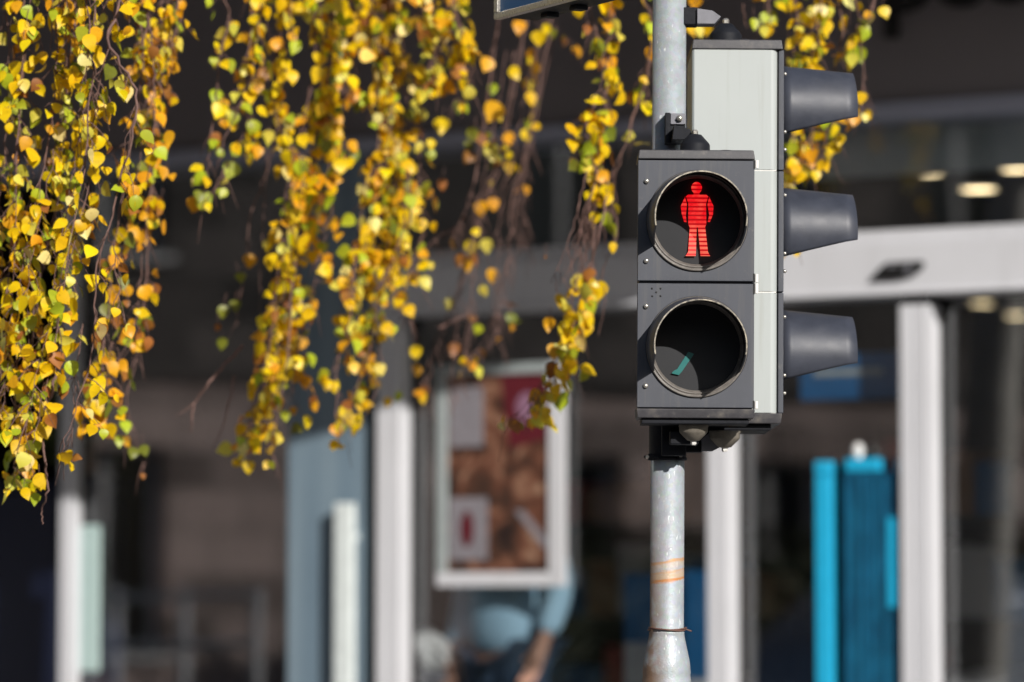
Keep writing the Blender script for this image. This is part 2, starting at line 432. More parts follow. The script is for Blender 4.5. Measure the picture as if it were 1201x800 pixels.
# ------------------------------------------------------------------ mesh helpers
class MB:
    def __init__(self):
        self.bm = bmesh.new()
    def box(self, x0, x1, y0, y1, z0, z1, mi=0):
        v = [self.bm.verts.new((x, y, z)) for x in (x0, x1) for y in (y0, y1) for z in (z0, z1)]
        for f in ((0, 1, 3, 2), (4, 6, 7, 5), (0, 4, 5, 1), (2, 3, 7, 6), (0, 2, 6, 4), (1, 5, 7, 3)):
            self.bm.faces.new([v[i] for i in f]).material_index = mi
        return self
    def hexa(self, pts):
        """bottom four then top four corners, each ring in order"""
        v = [self.bm.verts.new(p) for p in pts]
        for f in ((3, 2, 1, 0), (4, 5, 6, 7), (0, 1, 5, 4), (1, 2, 6, 5), (2, 3, 7, 6), (3, 0, 4, 7)):
            self.bm.faces.new([v[i] for i in f])
        return self
    def prism(self, poly, axis, a, b, smooth=False):
        """poly of 2D points swept along an axis: 'z' -> (x,y), 'y' -> (x,z), 'x' -> (y,z)"""
        def P(p, t):
            return {'z': (p[0], p[1], t), 'y': (p[0], t, p[1]), 'x': (t, p[0], p[1])}[axis]
        A = [self.bm.verts.new(P(p, a)) for p in poly]
        B = [self.bm.verts.new(P(p, b)) for p in poly]
        n = len(poly)
        self.bm.faces.new(A[::-1]); self.bm.faces.new(B)
        for i in range(n):
            f = self.bm.faces.new((A[i], A[(i + 1) % n], B[(i + 1) % n], B[i]))
            f.smooth = smooth
        return self
    def lathe(self, prof, c=(0, 0, 0), axis='z', n=40, a0=0.0, a1=2 * PI, mi=None, smooth=True):
        """prof: list of (radius, height); swept about the axis through c"""
        full = abs(a1 - a0) >= 2 * PI - 1e-6
        k = n if full else n + 1
        rings = []
        for j in range(k):
            t = a0 + (a1 - a0) * j / n
            ring = []
            for r, h in prof:
                a, b = r * math.cos(t), r * math.sin(t)
                p = {'z': (a, b, h), 'y': (a, h, b), 'x': (h, a, b)}[axis]
                ring.append(self.bm.verts.new((p[0] + c[0], p[1] + c[1], p[2] + c[2])))
            rings.append(ring)
        for j in range(n):
            r0, r1 = rings[j], rings[(j + 1) % k]
            for i in range(len(prof) - 1):
                f = self.bm.faces.new((r0[i], r1[i], r1[i + 1], r0[i + 1]))
                f.smooth = smooth
                if mi: f.material_index = mi[i]
        return self
    def tube(self, pts, rad, n=6):
        pts = [Vector(p) for p in pts]
        if not hasattr(rad, '__len__'): rad = [rad] * len(pts)
        prev = None
        up = Vector((0.3, 0.9, 0.2)).normalized()
        for i, p in enumerate(pts):
            t = (pts[min(i + 1, len(pts) - 1)] - pts[max(i - 1, 0)])
            if t.length < 1e-9: t = Vector((0, 0, 1))
            t.normalize()
            a = t.cross(up)
            if a.length < 1e-3: a = t.cross(Vector((1, 0, 0)))
            a.normalize(); b = t.cross(a)
            ring = [self.bm.verts.new(p + (a * math.cos(q * 2 * PI / n) + b * math.sin(q * 2 * PI / n)) * rad[i]) for q in range(n)]
            if prev:
                for q in range(n):
                    f = self.bm.faces.new((prev[q], prev[(q + 1) % n], ring[(q + 1) % n], ring[q]))
                    f.smooth = True
            else:
                self.bm.faces.new(ring[::-1])
            prev = ring
        self.bm.faces.new(prev)
        return self
    def plate_hole(self, x0, x1, z0, z1, cx, cz, r, y0, y1, n=72):
        ang = [2 * PI * i / n for i in range(n)]
        for (X, Z) in ((x0, z0), (x1, z0), (x0, z1), (x1, z1)):
            a = math.atan2(Z - cz, X - cx) % (2 * PI)
            i = min(range(n), key=lambda q: min(abs(ang[q] - a), 2 * PI - abs(ang[q] - a)))
            ang[i] = a
        def rim(a):
            dx, dz = math.cos(a), math.sin(a)
            t = min(((x1 - cx) / dx if dx > 1e-9 else 1e9), ((x0 - cx) / dx if dx < -1e-9 else 1e9),
                    ((z1 - cz) / dz if dz > 1e-9 else 1e9), ((z0 - cz) / dz if dz < -1e-9 else 1e9))
            return cx + dx * t, cz + dz * t
        L = {}
        for k, y in ((0, y0), (1, y1)):
            L['i%d' % k] = [self.bm.verts.new((cx + r * math.cos(a), y, cz + r * math.sin(a))) for a in ang]
            L['o%d' % k] = [self.bm.verts.new((rim(a)[0], y, rim(a)[1])) for a in ang]
        for i in range(n):
            j = (i + 1) % n
            for q in (('i0', 'o0'), ('o0', 'o1'), ('o1', 'i1'), ('i1', 'i0')):
                self.bm.faces.new((L[q[0]][i], L[q[1]][i], L[q[1]][j], L[q[0]][j]))
        return self
    def build(self, name, m, parent=None, loc=None, rotz=0, bevel=0, seg=2):
        bmesh.ops.recalc_face_normals(self.bm, faces=self.bm.faces[:])
        me = bpy.data.meshes.new(name)
        self.bm.to_mesh(me); self.bm.free()
        for x in (m if isinstance(m, (list, tuple)) else [m]):
            me.materials.append(M[x])
        o = bpy.data.objects.new(name, me)
        C.objects.link(o)
        if parent: o.parent = parent
        if loc is not None: o.location = loc
        if rotz: o.rotation_euler.z = rotz
        if bevel:
            b = o.modifiers.new('bevel', 'BEVEL'); b.width = bevel; b.segments = seg
            b.limit_method = 'ANGLE'; b.angle_limit = R(40)
            me.shade_smooth() if hasattr(me, 'shade_smooth') else None
            wn = o.modifiers.new('normals', 'WEIGHTED_NORMAL'); wn.keep_sharp = True
        return o
def tag(o, label=None, cat=None, group=None, kind=None):
    if label: o['label'] = label
    if cat: o['category'] = cat
    if group: o['group'] = group
    if kind: o['kind'] = kind
    return o
def thing(name, label, cat, loc=(0, 0, 0), rotz=0, group=None, tilt=0):
    o = bpy.data.objects.new(name, None)
    C.objects.link(o)
    o.location = loc; o.rotation_euler = (0, tilt, rotz); o.empty_display_size = 0.1
    return tag(o, label, cat, group)
def circle(cx, cz, r, n=24, rz=None):
    rz = rz or r
    return [(cx + r * math.cos(2 * PI * i / n), cz + rz * math.sin(2 * PI * i / n)) for i in range(n)]

# ------------------------------------------------------------------ setting: ground, road, terrace
MB().box(-300, 300, -300, 300, -0.5, 0).build('ground', 'asphalt')
tag(bpy.data.objects['ground'], kind='structure')
def slab(name, s0, s1, y0, y1, z0, z1, m):
    return tag(MB().box(s0, s1, y0, y1, z0, z1).build(name, m, None, F0, -FR), kind='structure')
slab('pavement', -30, 30, -8.2, 12, 0.004, 0.13, 'paving')
slab('kerb', -30, 30, -8.38, -8.202, 0.0, 0.135, 'kerb')
slab('terrace_step', -30, 30, -2.6, 12, 0.131, 0.30, 'paving')
slab('terrace', -30, 30, -2.25, 12, 0.301, 0.47, 'paving')
for i in range(6):
    tag(MB().box(-26 + i * 9, -22 + i * 9, -13.1, -12.95, 0.002, 0.006).build('road_marking', 'road_paint', None, F0, -FR), kind='structure')

# ------------------------------------------------------------------ shop
shop = thing('shop_building', 'dark fronted shop with white framed glass doors behind the signals', 'building', F0, -FR)
FZ = 0.47
ZH0, ZH1, ZF = 2.705, 2.95, 3.37
def sx(px, py=500, y=0.0): return pf(px, py, y)[0]
MB().box(-9, 9, -0.06, 0.3, ZF + 0.06, 6.5).build('wall', 'fascia_dark', shop)
MB().box(-9, 9, -0.10, 0.3, ZF, ZF + 0.058).build('trim', 'trim_blue', shop, bevel=0.008)
# header carried by the posts, with a stepped ledge
hb = MB()
s_h = sx(441, 340, -0.10)
hb.box(s_h, 9, -0.14, 0.05, ZH0, ZH1 - 0.05)
hb.box(s_h, 9, -0.11, 0.05, ZH1 - 0.049, ZH1)
hb.box(s_h, 9, -0.155, -0.141, ZH0, ZH0 + 0.02)
header = hb.build('header_beam', 'frame_white', shop, bevel=0.006)
# oblique dark emblem on the header
def emblem():
    q = MB()
    a = pf(1021, 329, -0.15); b = pf(1084, 306, -0.15)
    w_, h_ = b[0] - a[0], b[1] - a[1]
    poly = [(0, 0), (.55 * w_, 0.0), (.80 * w_, .16 * h_), (.93 * w_, .45 * h_), (w_, .8 * h_), (.96 * w_, h_), (.3 * w_, h_), (.12 * w_, .5 * h_)]
    q.prism([(a[0] + x, a[1] + z) for x, z in poly], 'y', -0.158, -0.1402)
    e = q.build('emblem', 'letter_black', header, bevel=0.002)
    q = MB(); q.prism([(a[0] + .62 * w_, a[1] + .42 * h_), (a[0] + .74 * w_, a[1] + .42 * h_), (a[0] + .80 * w_, a[1] + .78 * h_), (a[0] + .68 * w_, a[1] + .78 * h_)], 'y', -0.161, -0.1582)
    q.build('emblem_mark', 'bracket_grey', header); q = MB()
    q.prism([(a[0] + .36 * w_, a[1] + .70 * h_), (a[0] + .46 * w_, a[1] + .70 * h_), (a[0] + .46 * w_, a[1] + .9 * h_), (a[0] + .36 * w_, a[1] + .9 * h_)], 'y', -0.161, -0.1582)
    q.build('emblem_mark', 'bracket_grey', header)
emblem()
posts = [(70, 85, 97, ZF), (441, 468, 484, ZH0), (829, 852, 877, ZH0), (1056, 1091, 1106, ZH0 - 0.035)]
PS = []
for (a, b, c, top) in posts:
    d = 0.10
    s0 = sx(a, 600, -d); s1 = sx(b, 600, -d)
    # depth needed for the flank to end at c
    for _ in range(20):
        s1 = sx(b, 600, -d)
        sc = sx(c, 600, 0.0)
        d = max(0.04, min(0.12, d + (sc - s1) * 0.5)) if abs(sc - s1) > 0.001 else d
    s0 = sx(a, 600, -d)
    q = MB()
    w_ = s1 - s0
    g = 0.006
    # extruded profile with a shallow groove down the face and one down the flank
    prof = [(s0, 0), (s0, -d), (s0 + w_ * .42, -d), (s0 + w_ * .42, -d + g), (s0 + w_ * .50, -d + g), (s0 + w_ * .50, -d),
            (s1, -d), (s1, -d * .55), (s1 - g, -d * .55), (s1 - g, -d * .45), (s1, -d * .45), (s1, 0)]
    q.prism(prof, 'z', FZ, top)
    q.build('post', 'frame_white', shop, bevel=0.003)
    PS.append((s0, s1, d))
for (s0, s1, d) in PS[3:]:
    MB().box(s0 + .004, s1 - .004, -d + .01, 0, ZH0 - .034, ZH0 - .001).build('gasket_and_shade', 'gasket_and_shade', shop)  # dark strip atop the last post, painted for the shade under the header
# glass
def pane(s0, s1, z0, z1, y=0.0):
    return MB().box(s0, s1, y, y + 0.012, z0, z1).build('window', 'shop_glass', shop)
pane(PS[0][1], PS[1][0], FZ, ZF)
for q_ in (-3.3, -4.9, -6.5, -8.1):
    MB().box(q_ - .05, q_ + .05, -.1, 0, FZ, ZF).build('post', 'frame_white', shop, bevel=.003)
    if q_ > -8: pane(q_ - 1.55, q_ - .05, FZ, ZF)
pane(PS[1][1], PS[2][0], FZ, ZH0); pane(PS[2][1], PS[3][0], FZ, ZH0); pane(PS[3][1], 9, FZ, ZH0)
pane(PS[1][0] + .001, 9, ZH1 + .001, ZF)
for i, (s0_, s1_, d_) in enumerate(PS):
    MB().box(s0_ - .014, s0_ - .0005, -.012, -.001, FZ, (ZF, ZH0 - .002, ZH0 - .002, ZH0 - .002)[i]).build('gasket_and_shade', 'gasket_and_shade', shop)
    MB().box(s1_ + .0005, s1_ + .014, -.012, -.001, FZ, (ZF, ZH0 - .002, ZH0 - .002, ZH0 - .002)[i]).build('gasket_and_shade', 'gasket_and_shade', shop)
def sticker(px, py, w_, h_, m, nm='sticker'):
    a_, z_ = pf(px, py, -.002)
    MB().box(a_, a_ + w_, -.003, -.0005, z_, z_ + h_).build(nm, m, shop)
a_, z_ = pf(1078, 593, -.11)
MB().lathe([(0, -.012), (.012, -.012), (.014, -.006), (.014, 0)], (a_, -.1, z_), 'y', 16).build('lock', 'screw_metal', shop)
# satin film leaf beside the second post, its long white pull
sa = sx(349, 600, 0.03); sb = sx(441, 600, 0.03)
leaf_ = MB().box(sa, sb - .002, -0.045, -0.012, FZ + .02, ZF - .01).build('door', 'film_blue', shop, bevel=0.003)
s0, z0 = pf(395, 590, -0.10); s1, _ = pf(417, 590, -0.10)
pull = MB().box(s0, s1, -0.125, -0.090, FZ + .3, z0)
for z in (FZ + .5, z0 - .15): pull.box(s0 + .015, s1 - .015, -0.091, -0.044, z, z + .03)
pull.build('handle', 'pull_white', leaf_, bevel=0.008)
# mint panel drawn for the lit glass edge beside the first post
s0, z0 = pf(98, 788, 0.015); s1, z1 = pf(122, 616, 0.015)
MB().box(s0, s1, -0.02, -0.002, z0, z1).build('lit_edge_panel', 'mint', shop, bevel=0.015)
# pale blind behind the upper glass at the right
s0, z0 = pf(925, 222, 0.25); s1, z1 = pf(1260, 165, 0.25)
bl = MB()
for i in range(9):
    zz = 3.19 + i * 0.0195
    bl.box(s0, 8.5, 0.20, 0.225, zz, zz + 0.018)
bl.build('blind', 'grey_green', shop)
# room
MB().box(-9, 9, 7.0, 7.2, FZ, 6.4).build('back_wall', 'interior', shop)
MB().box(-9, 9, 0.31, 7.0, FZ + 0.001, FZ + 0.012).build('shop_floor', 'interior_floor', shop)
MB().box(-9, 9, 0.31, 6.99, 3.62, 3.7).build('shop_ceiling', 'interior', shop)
for x in (-9.2, 9): MB().box(x, x + .2, 0, 7.2, FZ, 6.5).build('side_wall', 'fascia_dark', shop)
MB().box(-9.2, 9.2, 0.3, 7.2, 6.42, 6.62).build('roof', 'bracket_grey', shop)
# unseen canopy added high above the doors, its skewed edge shaped for the shadow
can = MB().prism([(-8, 0), (-8, -6.5), (-3.0, -4.45), (1.75, -2.62), (2.72, -2.2), (3.39, -1.5), (4.1, -0.6), (4.3, 0)][::-1], 'z', 4.07, 4.25)
can.build('shade_canopy', 'fascia_dark', shop, loc=(0, -0.061, 0))

# shop name letters above the doors (only their feet reach into the picture)
def letters():
    s_p, z_b = pf(1040, 14, -0.07)
    cu = bpy.data.curves.new('shop_name', 'FONT')
    cu.body = 'pos'; cu.size = 0.42; cu.extrude = 0.02; cu.space_character = 0.98; cu.offset = 0.004
    cu.materials.append(M['letter_black'])
    tmp = bpy.data.objects.new('tmp', cu)
    C.objects.link(tmp)
    dg = bpy.context.evaluated_depsgraph_get()
    me = bpy.data.meshes.new_from_object(tmp.evaluated_get(dg))
    bpy.data.objects.remove(tmp)
    o = bpy.data.objects.new('letters', me)
    C.objects.link(o); o.parent = shop
    o.location = (s_p - 0.02, -0.082, z_b); o.rotation_euler = (R(90), 0, 0)
letters()

# ------------------------------------------------------------------ inside and on the glass
# framed poster
s0, z0 = pf(511, 688, -0.05); s1, z1 = pf(661, 424, -0.05)
pw, ph = s1 - s0, z1 - z0
po = thing('poster', 'white framed food poster with red corner hanging on the shop glass', 'poster', W(s0 + pw / 2, -0.02, z0), -FR)
fw = 0.055
fr = MB()
h = pw / 2
fr.box(-h, h, -0.03, 0, 0, fw); fr.box(h - .07, h, -0.03, 0, fw + .0005, ph)
fr.build('frame', 'frame_white', po, bevel=0.004)
MB().box(-h, h - .0705, -0.03, 0, ph - .04, ph).box(-h, -h + .045, -0.03, 0, fw + .0005, ph - .0405).build('frame_shaded_side', 'frame_shaded', po, bevel=0.003)  # left and top of the white frame, their shade put into the grey
MB().box(-h + .0455, h - .0705, -0.015, -0.002, fw + .001, ph - .041).build('picture', 'poster_print', po)
q = MB().prism([(.04, ph * .62), (h - .08, ph * .66), (h - .08, ph - .04), (.0, ph - .04)], 'y', -0.018, -0.0155); q.build('red_field', 'poster_red', po)
q = MB().prism(circle(.12, ph * .80, .05, 20, .06), 'y', -0.020, -0.0185); q.build('pale_mark', 'poster_pink', po)
q = MB().box(-h + .055, -.08, -0.018, -0.0155, ph * .63, ph * .9); q.build('grey_field', 'grey_card', po)
q = MB().box(-h + .055, -.06, -0.0185, -0.0155, ph * .12, ph * .40); q.build('price_card', 'grey_card', po)
q = MB().prism(circle(-.15, ph * .26, .030, 18, .07), 'y', -0.021, -0.019); q.build('red_mark', 'poster_red', po)
q = MB().prism([(.10, ph * .34), (.06, ph * .34), (.20, ph * .16), (.22, ph * .19)], 'y', -0.018, -0.0155); q.build('white_stroke', 'grey_card', po)

# blue gate cabinets seen through the doors
def cab(px0, px1, pyt, yin, dep, m, mtop, label, cat, nm):
    a, zt = pf(px0, pyt, yin); b, _ = pf(px1, pyt, yin)
    t = thing(nm, label, cat, W((a + b) / 2, yin, FZ + .012), -FR)
    hw = (b - a) / 2; H = zt - FZ - .012
    MB().box(-hw, hw, 0, dep, 0.05, H - .05).build('panel', m, t, bevel=0.006)
    MB().box(-hw, hw, -.004, dep + .004, H - .049, H).build('top_rail', mtop, t, bevel=0.006)
    MB().box(-hw - .01, hw + .01, -.01, dep + .01, 0, .049).build('foot', 'shelf_dark', t)
    return t, hw, H
cab(955, 974, 541, -0.09, 0.04, 'cyan', 'cyan', 'bright blue upright panel standing alone just inside the doors', 'panel', 'blue_panel')
t, hw, H = cab(988, 1052, 538, -0.085, 0.05, 'teal_blue', 'cyan', 'wide blue display stand with cyan top rail and white knob', 'stand', 'display_stand')
for ch in t.children:
    if ch.name.startswith('top_rail'): ch.scale.x = .62; ch.location.x = -.03
MB().lathe([(0, .06), (.012, .055), (.022, .04), (.022, .02), (.012, 0)], (-hw + .05, 0.03, H), 'z', 16).build('knob', 'paper_white', t)
for x in (-hw + .01, -hw + .075, .0, .05):
    MB().box(x, x + (.012 if x > -.05 else .006), -.006, -.0005, .1, H - .06).build('edge_highlight', 'blue_mid', t)  # strips painted as bright highlights along the glassy stand's edges
MB().box(hw - .035, hw, -.012, -.0045, H - .55, H - .22).build('edge_highlight', 'cyan', t)
s0, z0 = pf(938, 470, .04); s1, z1 = pf(1054, 412, .04)
t = thing('hanging_sign', 'dark blue sign with a pale line hanging from the header beam', 'sign', W((s0 + s1) / 2, .04, z0), -FR)
hw = (s1 - s0) / 2
MB().box(-hw, hw, 0, .03, 0, z1 - z0).build('panel', 'deep_blue', t, bevel=0.004)
ln = MB()
for i in range(11):
    x = -hw + .06 + i * (2 * hw - .12) / 11
    ln.box(x, x + random.uniform(.02, .036), -.004, -.0005, .09, .115)
ln.build('text_line', 'grey_green', t)
for x in (-hw * .8, hw * .8): MB().tube([(x, .015, z1 - z0), (x, .015, ZH0 - z0)], .003).build('cord', 'shelf_dark', t)

# shelves with packs
def shelf(px, yin, width, label):
    s, _ = pf(px, 600, yin)
    t = thing('shelf_rack', label, 'shelf', W(s, yin, FZ + .012), -FR, 'shop shelving behind the glass')
    for x in (-width / 2, width / 2 - .03): MB().box(x, x + .03, 0, .4, 0, 1.9).build('upright', 'shelf_dark', t)
    for z in (.1, .55, 1.0, 1.45): MB().box(-width / 2 + .031, width / 2 - .031, 0.002, .398, z, z + .025).build('board', 'shelf_dark', t)
    return s
PACK = ['white carton', 'blue carton', 'tan carton', 'red carton']
def pack(s, y, z, w_, d_, h_, k, label):
    t = MB().box(-w_ / 2, w_ / 2, 0, d_, 0, h_)
    o = t.build('product_carton', ['box_white', 'deep_blue', 'box_tan', 'box_red', 'cyan'][k], None, W(s, y, z), -FR, bevel=.004)
    return tag(o, label, 'carton', 'cartons on sale inside the shop')
s = shelf(700, 3.2, 1.7, 'dark shelf rack of cartons seen between poster and signal pole')
ORD = 'first second third fourth fifth sixth seventh eighth ninth tenth eleventh twelfth thirteenth fourteenth'.split()
rows = {0: 'bottom', 1: 'second', 2: 'third', 3: 'top'}
names = {0: 'white', 1: 'dark blue', 2: 'tan', 3: 'red', 4: 'bright blue'}
for zi, z in enumerate((.1, .55, 1.0, 1.45)):
    x = -.78; idx = 0
    while x < .7:
        w_ = random.uniform(.1, .24); k = random.choice([0, 0, 1, 2, 2, 3])
        pack(s + x + w_ / 2, 3.21, FZ + .012 + z + .0251, w_, .3, random.uniform(.14, .36), k,
             '%s carton on %s board of the rack by the poster, %s from left' % (names[k], rows[zi], ORD[idx]))
        x += w_ + .015; idx += 1
s = shelf(1160, 2.6, 1.1, 'dark shelf rack of cartons seen at the right of the last post')
for zi, z in enumerate((.1, .55, 1.0, 1.45)):
    x = -.5; idx = 0
    while x < .36:
        w_ = random.uniform(.1, .22); k = random.choice([0, 1, 2, 3, 0])
        pack(s + x + w_ / 2, 2.61, FZ + .012 + z + .0251, w_, .3, random.uniform(.12, .34), k,
             '%s carton on %s board of the rack by the last post, %s from left' % (names[k], rows[zi], ORD[idx]))
        x += w_ + .015; idx += 1
# stacked crates by the signal pole, just inside the glass
zc = FZ + .012
for i, (k, h_) in enumerate(((2, .22), (0, .25), (1, .30), (0, .17), (1, .27))):
    a = sx(737, 650, .25)
    zt = [.0, .22, .47, .77, .94][i]
    pack(a + .06, .25, zc + zt + .12 * 0, .16, .3, h_ - .001, k,
         '%s crate, %s of the stack left of the pole inside the glass' % (names[k], ['lowest', 'second', 'third', 'fourth', 'topmost'][i]))
a = sx(812, 560, .25)
for i, (k, h_) in enumerate(((2, .5), (0, .3), (1, .42))):
    pack(a, .25, zc + [0, .5, .8][i], .12, .3, h_ - .001, k,
         '%s crate, %s of the stack between pole and third post' % (names[k], ['lowest', 'middle', 'topmost'][i]))
# ceiling lamps
for i, (px, py, yin, lab) in enumerate(((1148, 222, 1.6, 'largest oval ceiling lamp above the emblem'), (1192, 199, 1.3, 'ceiling lamp at the picture edge, highest of them'),
                                       (1092, 203, 2.6, 'dim small ceiling lamp left of the large one'), (1152, 356, 5.6, 'small far ceiling lamp under the header'),
                                       (1192, 370, 6.3, 'farthest ceiling lamp under the header at the edge'))):
    s_, z_ = pf(px, py, yin)
    t = thing('ceiling_lamp', 'warm ' + lab, 'ceiling lamp', W(s_, yin, z_), -FR, 'warm lamps in the shop ceiling')
    r_ = (.075, .06, .05, .06, .06)[i]
    MB().lathe([(0, 0), (r_, 0), (r_, .012)], n=20).build('diffuser', 'ceiling_glow', t)
    MB().lathe([(r_ + .001, -.003), (r_ + .012, -.003), (r_ + .012, .03), (0, .03)], n=20).build('rim', 'screw_metal', t)
    if z_ + .03 < 3.62: MB().tube([(0, 0, .03), (0, 0, 3.62 - z_)], .004).build('cord', 'shelf_dark', t)

# dark grey stand with a crumpled white bag
s_, z_ = pf(513, 775, 0.22)
t = thing('bin_stand', 'slim dark grey bin stand left of the person under the poster', 'bin', W(s_, .22, FZ + .012), -FR)
hh = z_ - FZ - .05
MB().lathe([(0, 0), (.13, 0), (.13, .03), (.045, .05), (.045, hh - .1), (.10, hh - .08), (.10, hh)], n=24).build('stand', 'bracket_grey', t)
bb = MB()
bmesh.ops.create_icosphere(bb.bm, subdivisions=3, radius=1)
for v in bb.bm.verts:
    k = 1 + .35 * noise.noise(v.co * 2.2) + .12 * noise.noise(v.co * 6)
    v.co = Vector((v.co.x * .13 * k, v.co.y * .09 * k, v.co.z * .085 * k + .07 - v.co.x * .05))
bg_ = bb.build('paper_bag', 'paper_white', None, W(s_, .22, FZ + .012 + hh), -FR)
tag(bg_, 'crumpled white bag lying on the slim grey stand', 'bag')

a, zt = pf(-40, 560, .35); b, _ = pf(66, 560, .35)
t = thing('waste_bin', 'navy blue wheeled bin standing in the dark doorway at the left edge', 'bin', W((a + b) / 2, .35, FZ + .012), -FR)
hw = (b - a) / 2; H = zt - FZ
MB().hexa([(-hw * .86, .05, .08), (hw * .86, .05, .08), (hw * .86, .5, .08), (-hw * .86, .5, .08), (-hw, 0, H - .08), (hw, 0, H - .08), (hw, .58, H - .08), (-hw, .58, H - .08)]).build('body', 'bin_navy', t, bevel=.01)
MB().hexa([(-hw - .01, -.02, H - .079), (hw + .01, -.02, H - .079), (hw + .01, .6, H - .079), (-hw - .01, .6, H - .079), (-hw, .0, H - .03), (hw, .0, H - .03), (hw, .58, H), (-hw, .58, H)]).build('lid', 'bin_navy', t, bevel=.008)
for x in (-hw * .8, hw * .8 - .05): MB().lathe([(0, 0), (.09, 0), (.09, .05), (0, .05)], (x, .5, .091), 'x', 20).build('wheel', 'tyre', t)
a, zt = pf(45, 545, .2)
t = thing('potted_plant', 'bushy green potted plant on the navy bin in the left doorway', 'plant', W(a, .5, FZ + .012 + H), -FR)
MB().lathe([(0, 0), (.07, 0), (.09, .13), (.08, .13), (.075, .11), (0, .11)], n=24).build('pot', 'box_tan', t)
q = MB(); rnd = random.Random(2)
for _ in range(260):
    c = Vector((rnd.gauss(0, .09), rnd.gauss(0, .09), .24 + rnd.gauss(0, .07))); v = Vector((rnd.gauss(0, 1), rnd.gauss(0, 1), rnd.gauss(0, 1))).normalized() * .035
    u = v.orthogonal().normalized() * .016; q.bm.faces.new([q.bm.verts.new(c + k) for k in (v, u, -v, -u)])
q.build('leaves', 'plant_green', t)

